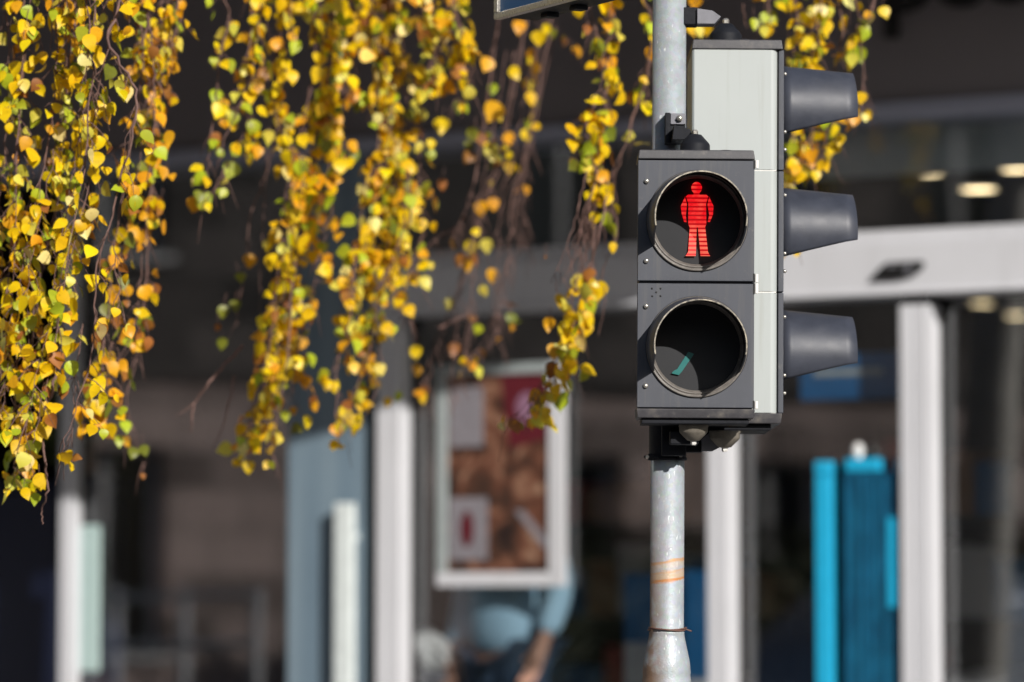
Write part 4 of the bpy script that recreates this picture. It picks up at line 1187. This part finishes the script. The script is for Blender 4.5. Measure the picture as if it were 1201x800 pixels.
# ------------------------------------------------------------------ sign box at the top, turned away to the left
c0 = at(583, 23, 8.25)
sg = thing('sign_box', 'dark box with silver rimmed blue glass face mounted high on the signal pole', 'sign', c0, 0)
th_ = R(60)
ux = Vector((math.cos(th_), -math.sin(th_), 0)); un = Vector((math.sin(th_), math.cos(th_), 0))   # along the face, and through the box
def bxp(a0, a1, d0, d1, z0, z1):
    pts = [ux * a + un * d + Vector((0, 0, z)) for z in (z0, z1) for a, d in ((a0, d0), (a1, d0), (a1, d1), (a0, d1))]
    return MB().hexa(pts)
bxp(0, .62, .012, .10, .004, .5).build('casing', 'bracket_black', sg, bevel=.006)
rf = bxp(-.005, .625, -.006, .0115, 0, .014); rf2 = bxp(-.005, .010, -.006, .0115, .0145, .5); 
rf.build('rim', 'screw_metal', sg, bevel=.002); rf2.build('rim', 'screw_metal', sg, bevel=.002)
bxp(.0105, .62, .002, .0115, .0146, .5).build('glass_face', 'deep_blue', sg)
for a in (.10, .22, .40):
    bxp(a, a + .03, .05, .08, -.006, .0035).build('clip', 'bracket_black', sg, bevel=.002)
pm = c0 + ux * .12 + un * .10
q = MB(); e = Vector((pole.location.x + math.tan(TILT) * 3.15, PY, 0)) - Vector((c0.x, c0.y, 0))
q.tube([tuple(ux * .15 + un * .09 + Vector((0, 0, .06))), tuple(Vector((e.x - .03, e.y, .085)))], .02, 10)
q.tube([tuple(ux * .15 + un * .09 + Vector((0, 0, .35))), tuple(Vector((e.x - .03, e.y, .36)))], .02, 10)
q.build('arm', 'bracket_black', sg)

# ------------------------------------------------------------------ birch
LEAFCOL = {
    'y': (.95, .61, .006), 'g': (.46, .52, .025), 'l': (.80, .70, .09), 'o': (.84, .40, .012), 'b': (.38, .15, .03), 'p': (.92, .76, .26), 'd': (.20, .22, .02)}
class Leaves:
    def __init__(self): self.v, self.f, self.c = [], [], []
    def leaf(self, p, L, direction, normal, col):
        d = direction.normalized(); n = normal - d * normal.dot(d)
        if n.length < 1e-3: n = d.orthogonal()
        n.normalize(); sd = d.cross(n)
        wd = L * random.uniform(.66, .95)
        curl = random.uniform(-.55, .6) * L
        fold = random.uniform(-.1, .45)
        # half outlines from stalk to tip (birch: broad near the base, pointed tip)
        prof = [(0, 0.12), (.08, .36), (.24, .52), (.45, .50), (.66, .35), (.84, .15), (.93, .06), (1.0, 0.0)]
        b = len(self.v)
        mid = []
        for t, h_ in prof:
            c = p + d * (t * L) + n * (curl * (t - t * t) * 1.3 * (1 if curl > 0 else 1) + curl * .25 * t * t)
            mid.append(c)
        for (t, h_), c in zip(prof, mid):
            self.v.append(c)
            off = h_ * wd
            self.v.append(c + sd * off + n * off * fold); self.v.append(c - sd * off + n * off * fold)
        k = len(prof)
        for i in range(k - 1):
            a = b + i * 3; e = a + 3
            self.f.append((a, a + 1, e + 1, e)); self.f.append((a + 2, a, e, e + 2))
            j = random.uniform(.92, 1.06)
            tip = 1.0
            self.c.append(tuple(x * j * tip for x in col)); self.c.append(tuple(x * j * tip for x in col))
    def build(self, parent):
        me = bpy.data.meshes.new('leaves')
        me.from_pydata([tuple(x) for x in self.v], [], self.f)
        me.materials.append(M['birch_leaf'])
        ca = me.color_attributes.new('leaf_colour', 'FLOAT_COLOR', 'CORNER')
        data = []
        for poly, col in zip(me.polygons, self.c):
            for _ in range(poly.loop_total): data.extend((*col, 1.0))
        ca.data.foreach_set('color', data)
        me.polygons.foreach_set('use_smooth', [True] * len(me.polygons))
        o = bpy.data.objects.new('leaves', me); C.objects.link(o); o.parent = parent
        return o
tree = thing('birch_tree', 'weeping birch with hanging twigs of yellow and green autumn leaves', 'tree', (0, 0, 0))

def pickcol(mix):
    ks = random.choices(list(mix.keys()), weights=list(mix.values()))[0]
    c = LEAFCOL[ks]
    j = random.uniform(.82, 1.12)
    g = random.uniform(.90, 1.10)
    return (min(.93, c[0] * j), min(.9, c[1] * j * g), c[2] * j)
YEL = {'y': 60, 'l': 11, 'g': 12, 'o': 11, 'p': 4, 'b': 4, 'd': 3}
GRN = {'y': 42, 'l': 13, 'g': 26, 'o': 8, 'p': 3, 'b': 4, 'd': 4}
ORG = {'y': 22, 'o': 34, 'b': 22, 'g': 10, 'd': 12}
DRK = {'d': 40, 'b': 25, 'o': 20, 'g': 15}
def spray(pts3, dens, mix, size=1.0, lf=None, tw=None, spread=1.0, prof=None, drop=1.0):
    """leafy side twigs along one hanging twig (3D points); dens: side twigs per metre; prof(t)->0..1 local fullness"""
    P = [Vector(p) for p in pts3]
    # resample
    segs = [(P[i], P[i + 1]) for i in range(len(P) - 1)]
    tot = sum((b - a).length for a, b in segs)
    nst = max(2, int(tot * dens))
    for k in range(nst):
        t = (k + random.random()) / nst
        if prof and random.random() > prof(t): continue
        dd = t * tot
        for a, b in segs:
            L = (b - a).length
            if dd <= L: break
            dd -= L
        base = a.lerp(b, min(1, dd / max(L, 1e-6)))
        az = random.uniform(0, 2 * PI)
        side = Vector((math.cos(az), math.sin(az) * .9, 0))
        ln = random.uniform(.025, .090) * spread
        d0 = (side * random.uniform(.5, 1.1) + Vector((0, 0, -random.uniform(.1, .9)))).normalized()
        pts = [base]
        cur = base.copy(); dr = d0.copy()
        ns = max(2, int(ln / .02))
        for _ in range(ns):
            dr = (dr + Vector((0, 0, -.30 * drop)) + Vector((random.gauss(0, .12), random.gauss(0, .12), random.gauss(0, .08)))).normalized()
            cur = cur + dr * (ln / ns)
            pts.append(cur.copy())
        if tw: tw.tube(pts, [.0013 - .0006 * i / len(pts) for i in range(len(pts))], 4)
        for i, q in enumerate(pts[1:]):
            if random.random() < .88:
                leaf_at(q, size, mix, lf, tw)
        if random.random() < .5: leaf_at(pts[-1], size, mix, lf, tw)
def leaf_at(q, size, mix, lf, tw, L=None):
    az = random.uniform(0, 2 * PI)
    st = Vector((math.cos(az), math.sin(az), random.uniform(-1.0, .2))).normalized() * random.uniform(.008, .018)
    p = q + st
    if tw: tw.tube([q, p], .0006, 3)
    d = Vector((random.gauss(0, .45), random.gauss(0, .45), -1)) if random.random() < .82 else Vector((random.gauss(0, 1), random.gauss(0, 1), -.2))
    nrm = Vector((random.gauss(.28, .8), random.gauss(-.6, .85), random.gauss(.15, .6)))
    lf.leaf(p, (L or random.uniform(.021, .043)) * size, d, nrm, pickcol(mix))
def smooth_path(pts, n=6):
    P = [Vector(p) for p in pts]
    out = []
    for i in range(len(P) - 1):
        p0 = P[max(i - 1, 0)]; p1 = P[i]; p2 = P[i + 1]; p3 = P[min(i + 2, len(P) - 1)]
        for k in range(n):
            t = k / n
            out.append(0.5 * ((2 * p1) + (p2 - p0) * t + (2 * p0 - 5 * p1 + 4 * p2 - p3) * t * t + (3 * p1 - p0 - 3 * p2 + p3) * t ** 3))
    out.append(P[-1])
    return out
def limb_height(x): return 3.95 + .10 * math.sin(x * 3)
BACK = .15
def branch(pxs, Y, dens=30, mix=YEL, size=1.0, spread=1.0, prof=None, thick=.0032, extra=None, dY=0.0, strands=1, wob=8, to_limb=True, bare=0):
    tw, lf = MB(), Leaves()
    n = len(pxs)
    Y = Y + (BACK if Y < 9.15 else BACK * 2)
    dens = dens * (.68 if Y < 9.15 else .76)
    if dens and not bare: bare = 7
    for s_ in range(strands):
        ox = 0 if s_ == 0 else random.uniform(-wob, wob) * 1.6
        pts = []
        for i, (a, b) in enumerate(pxs):
            yy = Y + dY * i / max(1, n - 1) + random.uniform(-.03, .03) + (0 if s_ == 0 else random.uniform(-.08, .08))
            pts.append(at(a + ox + random.uniform(-wob, wob) * .3, b, yy))
        if to_limb and pxs[0][1] < 10:
            t0 = pts[0]
            pts.insert(0, Vector((t0.x - .05 + random.uniform(-.04, .04), t0.y + .05, limb_height(t0.x) - random.uniform(0, .05))))
            pts.insert(1, Vector((t0.x - .02, t0.y + .02, (limb_height(t0.x) + t0.z) / 2)))
        sp = smooth_path(pts)
        # a little irregular kinking
        for i in range(1, len(sp) - 1):
            sp[i] = sp[i] + Vector((random.gauss(0, .0022), random.gauss(0, .002), 0))
        m_ = len(sp)
        tw.tube(sp, [thick * (1 - .72 * i / m_) * (1 if s_ == 0 else .6) for i in range(m_)], 6)
        if bare:
            for _ in range(int(bare)):
                i = random.randrange(len(sp) // 4, len(sp) - 1); b_ = sp[i]
                L_ = random.uniform(.03, .11); sx_ = random.choice((-1, 1)) * random.uniform(.2, .8)
                tw.tube([b_, b_ + Vector((sx_ * .3, 0, -.35)) * L_, b_ + Vector((sx_ * .5 + random.uniform(-.2, .2), random.uniform(-.2, .2), -1)) * L_], [.0013, .001, .0006], 4)
        if dens: spray(sp[3 if to_limb and pxs[0][1] < 10 else 0:], dens, mix, size, lf, tw, spread, prof)
    if extra:
        for e in extra:
            (a, b), c = e[0], e[1]
            L = (e[2] if len(e) > 2 else .036) * .88
            yy = Y + random.uniform(-.05, .05)
            q = at(a, b, yy)
            tw.tube([q + Vector((random.uniform(-.01, .01), 0, .03)), q], .0007, 4)
            nrm = Vector((random.gauss(.2, .3), -1, random.gauss(.1, .2)))
            d = Vector((random.gauss(0, .3), random.gauss(0, .15), -1))
            lf.leaf(q, L, d, nrm, pickcol({c: 1}))
    o = tw.build('hanging_branch', 'twig', tree)
    if lf.v: lf.build(o)
    return o
def fade(a, b):            # full until a, then thins to nothing at b
    return lambda t: 1 if t < a else max(0, 1 - (t - a) / max(1e-6, b - a))
def win(*ab):              # fullness given as steps (t_end, value)
    def f(t):
        for e, v in ab:
            if t <= e: return v
        return ab[-1][1]
    return f

# left curtain
branch([(5, -20), (8, 120), (-5, 260), (-10, 420)], 8.65, 34, GRN)
branch([(30, -20), (20, 120), (10, 290), (4, 400), (-4, 480)], 8.5, 40, YEL, strands=2)
branch([(66, -20), (65, 120), (42, 230), (22, 330), (20, 430), (14, 550)], 8.45, 40, YEL, strands=2)
branch([(92, -20), (80, 100), (70, 220), (48, 330), (36, 430), (22, 545)], 8.6, 40, GRN, strands=2)
branch([(112, -20), (112, 60), (100, 180), (84, 280), (66, 380), (48, 470), (36, 520)], 8.35, 34, YEL, strands=2)
branch([(133, -20), (130, 40), (112, 130), (104, 210), (76, 330), (66, 420)], 8.4, 34, YEL)
branch([(140, -20), (128, 45), (156, 105), (155, 150), (141, 215), (127, 270), (110, 320), (108, 400), (92, 470), (72, 530)], 8.3, 24, YEL, thick=.0042, prof=win((.2, .9), (.5, .6), (1, 1)))
branch([(127, 270), (135, 300), (139, 355), (136, 365)], 8.3, 20, YEL, to_limb=False, thick=.0015)
branch([(68, 438), (55, 470), (51, 490), (53, 545), (54, 575), (50, 600), (52, 615)], 8.4, 0, YEL, to_limb=False, thick=.0042,
       extra=[((42, 578), 'g'), ((28, 572), 'y'), ((46, 560), 'y')])
branch([(160, -20), (165, 80), (150, 190), (135, 300), (120, 400), (100, 480)], 8.9, 34, ORG, strands=2)
branch([(190, -20), (186, 90), (178, 190), (168, 290), (160, 380), (132, 430)], 9.1, 34, ORG, strands=2, spread=.8, prof=win((.35, 1), (.75, .95), (1, .7)))
branch([(205, -20), (212, 20), (205, 50), (180, 70)], 8.9, 44, GRN, spread=.8, strands=2)
branch([(170, -20), (178, 60), (182, 110), (180, 160), (172, 215)], 8.8, 26, YEL, spread=.7)
branch([(178, 200), (172, 330), (158, 420), (150, 470), (165, 530), (168, 560)], 9.3, 5, DRK, to_limb=False, thick=.002, extra=[((146, 512), 'o'), ((167, 522), 'd'), ((158, 525), 'd'), ((167, 555), 'b', .02), ((188, 235), 'g')])
branch([(120, 395), (122, 430), (108, 465), (110, 480)], 8.9, 14, YEL, to_limb=False, spread=.8, extra=[((110, 470), 'y', .05), ((102, 468), 'l', .044), ((118, 478), 'o', .044)])
branch([(96, 380), (88, 450), (86, 500), (72, 545)], 8.45, 18, YEL, to_limb=False, spread=.6, thick=.0016)
# second group
branch([(262, -20), (268, 20), (262, 60), (252, 120), (247, 170), (244, 200), (241, 228)], 9.2, 28, GRN, spread=.75, size=1.1)
branch([(300, -20), (292, 50), (285, 110), (292, 150), (287, 175)], 9.3, 40, YEL, strands=2, spread=.75, size=1.1)
branch([(286, 160), (275, 180), (262, 205), (252, 225), (236, 240)], 9.2, 14, GRN, to_limb=False, spread=.4, thick=.002, extra=[((275, 190), 'g', .055), ((240, 226), 'g', .04), ((243, 238), 'y', .03)])
branch([(284, 120), (270, 150), (257, 190), (254, 205)], 9.2, 0, to_limb=False, thick=.0022)
branch([(335, -20), (328, 60), (320, 130), (345, 180), (352, 210)], 9.4, 34, YEL, spread=.85, strands=2, size=1.1)
branch([(366, -20), (368, 80), (352, 150), (338, 215), (330, 290), (322, 350), (304, 400)], 9.5, 34, YEL, strands=2, size=1.1)
branch([(385, -20), (392, 60), (378, 140), (362, 210), (350, 290), (340, 360), (318, 420), (300, 480), (280, 515)], 9.55, 36, YEL, strands=3, size=1.1)
branch([(405, -20), (400, 100), (388, 180), (384, 240), (372, 310), (352, 400), (342, 470)], 9.7, 26, ORG, strands=2, size=1.1, prof=win((.3, .5), (1, .9)))
branch([(345, 330), (338, 420), (325, 480), (312, 530)], 9.4, 26, YEL, to_limb=False, spread=.7, size=1.1)
branch([(325, 330), (312, 420), (298, 470), (286, 520)], 9.4, 34, YEL, to_limb=False, spread=.7, size=1.1, thick=.002)
branch([(325, 90), (322, 160), (314, 200), (296, 250), (286, 320), (274, 380), (262, 405)], 9.7, 0, thick=.0024, to_limb=False,
       extra=[((293, 298), 'o', .045), ((262, 358), 'd', .042), ((276, 352), 'd', .04), ((256, 380), 'b', .025), ((261, 396), 'd', .04), ((280, 320), 'd', .035)])
branch([(316, 150), (312, 220), (308, 300), (305, 380)], 9.7, 0, thick=.0016, to_limb=False)
branch([(285, 405), (262, 432), (243, 452), (228, 474), (224, 492), (221, 507)], 9.35, 0, thick=.0042, to_limb=False)
branch([(228, 474), (216, 482), (204, 489)], 9.35, 0, thick=.002, to_limb=False)
branch([(275, 440), (262, 490), (252, 525)], 9.5, 0, thick=.0028, to_limb=False)
# third group
branch([(425, -20), (432, 50), (446, 110), (440, 180), (425, 250), (412, 320), (404, 400)], 9.7, 36, YEL, strands=3, size=1.12)
branch([(455, -20), (462, 60), (470, 130), (462, 200), (458, 260), (446, 310)], 9.8, 42, YEL, strands=3, size=1.12)
branch([(490, -20), (500, 20), (512, 60), (505, 95)], 9.6, 46, GRN, strands=2, size=1.12, spread=.8)
branch([(530, -20), (535, 20), (548, 50), (538, 85)], 9.6, 46, YEL, strands=2, size=1.12, spread=.75)
branch([(548, 40), (552, 60), (553, 80), (546, 110), (536, 118)], 9.6, 8, GRN, to_limb=False, spread=.3, thick=.002)
branch([(506, 60), (500, 95), (490, 130), (496, 170), (488, 210), (495, 260), (500, 300)], 9.8, 30, GRN, strands=1, size=1.1, spread=.8, to_limb=False, prof=win((.3, .7), (.5, .25), (1, 1)))
branch([(478, 200), (480, 260), (468, 300), (446, 340), (436, 400), (418, 460), (402, 500)], 9.7, 30, YEL, strands=2, size=1.1, to_limb=False, spread=.8)
branch([(415, 300), (410, 370), (398, 420), (395, 470), (398, 512)], 9.6, 30, YEL, to_limb=False, strands=1, size=1.1, spread=.8)
branch([(408, -20), (410, 30), (428, 45), (420, 60)], 9.9, 20, GRN, size=1.1, spread=.6)
branch([(440, 390), (446, 430), (432, 480), (420, 510)], 9.7, 0, YEL, to_limb=False, thick=.0018)
branch([(492, 290), (480, 330), (475, 350), (478, 372)], 9.8, 12, YEL, to_limb=False, spread=.6, thick=.002, extra=[((494, 325), 'l', .05), ((482, 320), 'y', .045)])
# sparse brown twigs in the middle
XD = 10.3
branch([(620, 20), (604, 110), (590, 190), (566, 250), (548, 320), (524, 380), (505, 430), (495, 462)], XD, 2, ORG, bare=16, thick=.0026, strands=2, wob=10, to_limb=False,
       extra=[((487, 405), 'y', .05), ((495, 460), 'y', .042), ((488, 428), 'o', .04), ((456, 466), 'y', .036), ((470, 460), 'g', .036)])
branch([(650, 20), (628, 110), (612, 190), (602, 240), (594, 300), (588, 350), (576, 400), (560, 420)], XD, 2, ORG, bare=16, thick=.0028, strands=3, wob=12, to_limb=False,
       extra=[((562, 430), 'l', .042), ((575, 315), 'o', .05), ((565, 335), 'l', .04), ((598, 190), 'y', .045), ((596, 155), 'o', .045), ((621, 108), 'y', .05)])
branch([(636, 30), (624, 130), (616, 200), (612, 250), (614, 288)], XD + .2, 2, ORG, bare=16, thick=.002, strands=2, to_limb=False)
branch([(602, 60), (590, 150), (570, 240), (558, 310), (548, 370), (538, 440), (534, 465)], XD, 2, ORG, bare=16, thick=.0024, strands=2, to_limb=False,
       extra=[((565, 236), 'o', .05), ((578, 232), 'o', .045), ((550, 282), 'y', .055), ((569, 280), 'l', .05), ((548, 305), 'o', .042), ((528, 350), 'l', .04)])
branch([(585, 20), (572, 110), (560, 200), (540, 260), (510, 280), (470, 330), (458, 345)], XD - .3, 3, ORG, bare=16, thick=.0024, strands=2, to_limb=False,
       extra=[((610, 24), 'o', .055), ((642, 28), 'y', .04), ((632, 36), 'y', .05), ((600, 78), 'y', .05), ((584, 120), 'o', .07), ((578, 125), 'y', .055), ((576, 168), 'l', .06),
              ((555, 150), 'd', .05), ((562, 155), 'b', .05), ((518, 138), 'y', .055), ((535, 118), 'g', .045), ((579, 98), 'g', .04), ((574, 68), 'o', .05), ((552, 178), 'b', .05), ((518, 210), 'b', .04), ((556, 268), 'y', .03)])
branch([(530, 395), (536, 420), (530, 425)], XD, 0, to_limb=False, thick=.002, extra=[((534, 402), 'b', .05)])
branch([(515, 385), (540, 372), (552, 370), (545, 420)], XD, 0, to_limb=False, thick=.0035)
# group left of the pole
branch([(716, -20), (722, 30), (714, 60), (712, 110), (706, 160), (700, 210)], 9.25, 34, YEL, size=1.08, spread=.6, strands=2, prof=win((.55, .7), (1, 1)))
branch([(690, -20), (696, 20), (700, 45)], 9.2, 26, GRN, spread=.5, size=1.05)
branch([(700, 120), (690, 150), (697, 190), (712, 215), (710, 240)], 9.2, 56, YEL, to_limb=False, size=1.15, spread=.6, strands=2)
branch([(756, -20), (766, 20), (764, 60), (758, 90), (760, 110)], 9.3, 34, GRN, spread=.55, size=1.05)
branch([(762, 70), (752, 110), (742, 140), (735, 170), (722, 215), (718, 240)], 9.3, 18, YEL, to_limb=False, spread=.55, size=1.05, thick=.0036, prof=win((.6, 1), (1, .15)))
for dx in (-10, 0, 9):
    branch([(700 + dx, 200), (690 + dx, 245), (676 + dx * 1.3, 290), (660 + dx * 1.5, 332)], 9.2 + dx * .01, 0, to_limb=False, thick=.0022, strands=2, bare=5)
branch([(712, 225), (703, 275), (694, 310), (682, 345), (668, 400), (652, 440), (630, 470), (607, 495)], 9.15, 54, YEL, to_limb=False, spread=.6, size=1.1, thick=.0032, strands=2, prof=win((.30, 0), (.95, 1), (1, .2)))
branch([(700, 250), (694, 320), (680, 370), (664, 410)], 9.2, 30, YEL, to_limb=False, spread=.5, size=1.1, prof=win((.35, 0.1), (1, 1)))
branch([(716, 235), (722, 262), (720, 290), (706, 318), (712, 350), (700, 395)], 9.2, 0, to_limb=False, thick=.0022, extra=[((719, 284), 'y', .034), ((706, 330), 'y', .06), ((694, 335), 'y', .05), ((692, 365), 'y', .05), ((655, 345), 'y', .045), ((645, 372), 'o', .045), ((640, 300), 'b', .01)])
branch([(664, 410), (672, 432), (664, 455)], 9.2, 10, YEL, to_limb=False, spread=.5)
# group behind the visors
branch([(900, -20), (898, 10), (903, 25)], 9.3, 40, GRN, spread=.45)
branch([(932, -20), (936, 30), (932, 80), (936, 130), (928, 180), (925, 215)], 9.35, 34, YEL, strands=2, spread=.7, size=1.05)
branch([(962, -20), (958, 40), (950, 90), (952, 150), (950, 195)], 9.3, 40, YEL, strands=2, spread=.7, size=1.05)
branch([(985, -20), (988, 40), (978, 90), (972, 150), (966, 180)], 9.4, 34, YEL, strands=1, spread=.7, size=1.05)
branch([(1022, -20), (1018, 20), (1010, 50), (1012, 90), (1012, 140)], 9.3, 14, GRN, strands=1, spread=.45, thick=.0034, extra=[((1034, 8), 'y', .04), ((1011, 108), 'y', .038), ((1003, 135), 'o', .036), ((1008, 55), 'g', .05), ((1000, 62), 'l', .045)])
branch([(1000, -20), (1004, 10), (1012, 30)], 9.3, 36, GRN, spread=.5)
branch([(975, 180), (984, 205), (990, 218)], 9.3, 0, to_limb=False, thick=.001)
branch([(935, 200), (928, 250), (921, 300)], 9.35, 5, YEL, to_limb=False, thick=.0014, spread=.35, extra=[((918, 295), 'y', .03), ((934, 290), 'y', .03)])
branch([(815, -20), (812, 5), (806, 22)], 9.4, 0, thick=.002, extra=[((808, 28), 'y', .045), ((818, 30), 'l', .04), ((828, 27), 'y', .04), ((817, -6), 'o', .045)])
branch([(872, 5), (876, 30), (886, 34)], 9.3, 0, to_limb=False, thick=.0018, extra=[((884, 22), 'g', .036), ((903, 30), 'y', .038), ((896, 30), 'l', .036)])

# limbs, trunk and the upper crown, above and left of the picture
tr = MB()
tr.tube(smooth_path([(-2.75, 10.6, 0), (-2.7, 10.5, 1.5), (-2.72, 10.35, 3.0), (-2.6, 10.25, 4.4), (-2.5, 10.2, 5.8), (-2.45, 10.2, 7.4), (-2.4, 10.2, 8.8)], 5),
        [.19 - .165 * (i / 30) ** .9 for i in range(31)], 18)
tr.build('trunk', 'bark_white', tree)
def limb(pts, r0, r1):
    sp = smooth_path(pts, 5)
    MB().tube(sp, [r0 + (r1 - r0) * i / (len(sp) - 1) for i in range(len(sp))], 9).build('limb', 'bark_white' if r0 > .05 else 'twig', tree)
limb([(-2.65, 10.25, 3.7), (-2.0, 9.6, 4.15), (-1.2, 8.9, 4.0), (-.7, 8.5, 3.93), (-.4, 8.4, 3.85)], .055, .010)
limb([(-2.6, 10.2, 3.9), (-1.6, 10.0, 4.3), (-.6, 9.7, 4.05), (.1, 9.4, 3.98), (.6, 9.35, 3.95), (1.0, 9.35, 3.9)], .07, .010)
limb([(-1.2, 9.9, 4.2), (-.5, 10.3, 4.1), (0, 10.5, 4.0), (.2, 10.5, 3.9)], .03, .008)
cr_seed = random.Random(5)
for k in range(16):
    a = cr_seed.uniform(0, 2 * PI); z = cr_seed.uniform(4.6, 7.8); r = cr_seed.uniform(.6, 1.7) * (1.25 - (z - 4.5) * .13)
    ex, ey = -2.5 + r * math.cos(a), 10.3 + r * math.sin(a) * .9
    limb([(-2.5, 10.2, z - .2), (-2.5 + .5 * (ex + 2.5), 10.2 + .5 * (ey - 10.2), z + .35), (ex, ey, z + .25)], .03, .006)
    tw, lf = MB(), Leaves()
    for j in range(3):
        f = cr_seed.uniform(.45, 1.0)
        bx_, by_ = -2.5 + f * (ex + 2.5), 10.2 + f * (ey - 10.2)
        L = cr_seed.uniform(.8, 1.6)
        pts = [(bx_, by_, z + .3), (bx_ + .05, by_, z - L * .4), (bx_ + cr_seed.uniform(-.1, .1), by_, z - L)]
        sp = smooth_path(pts); tw.tube(sp, .002, 4)
        spray(sp, 20, YEL, 1.15, lf, None, 1.3)
    o = tw.build('hanging_branch', 'twig', tree); lf.build(o)
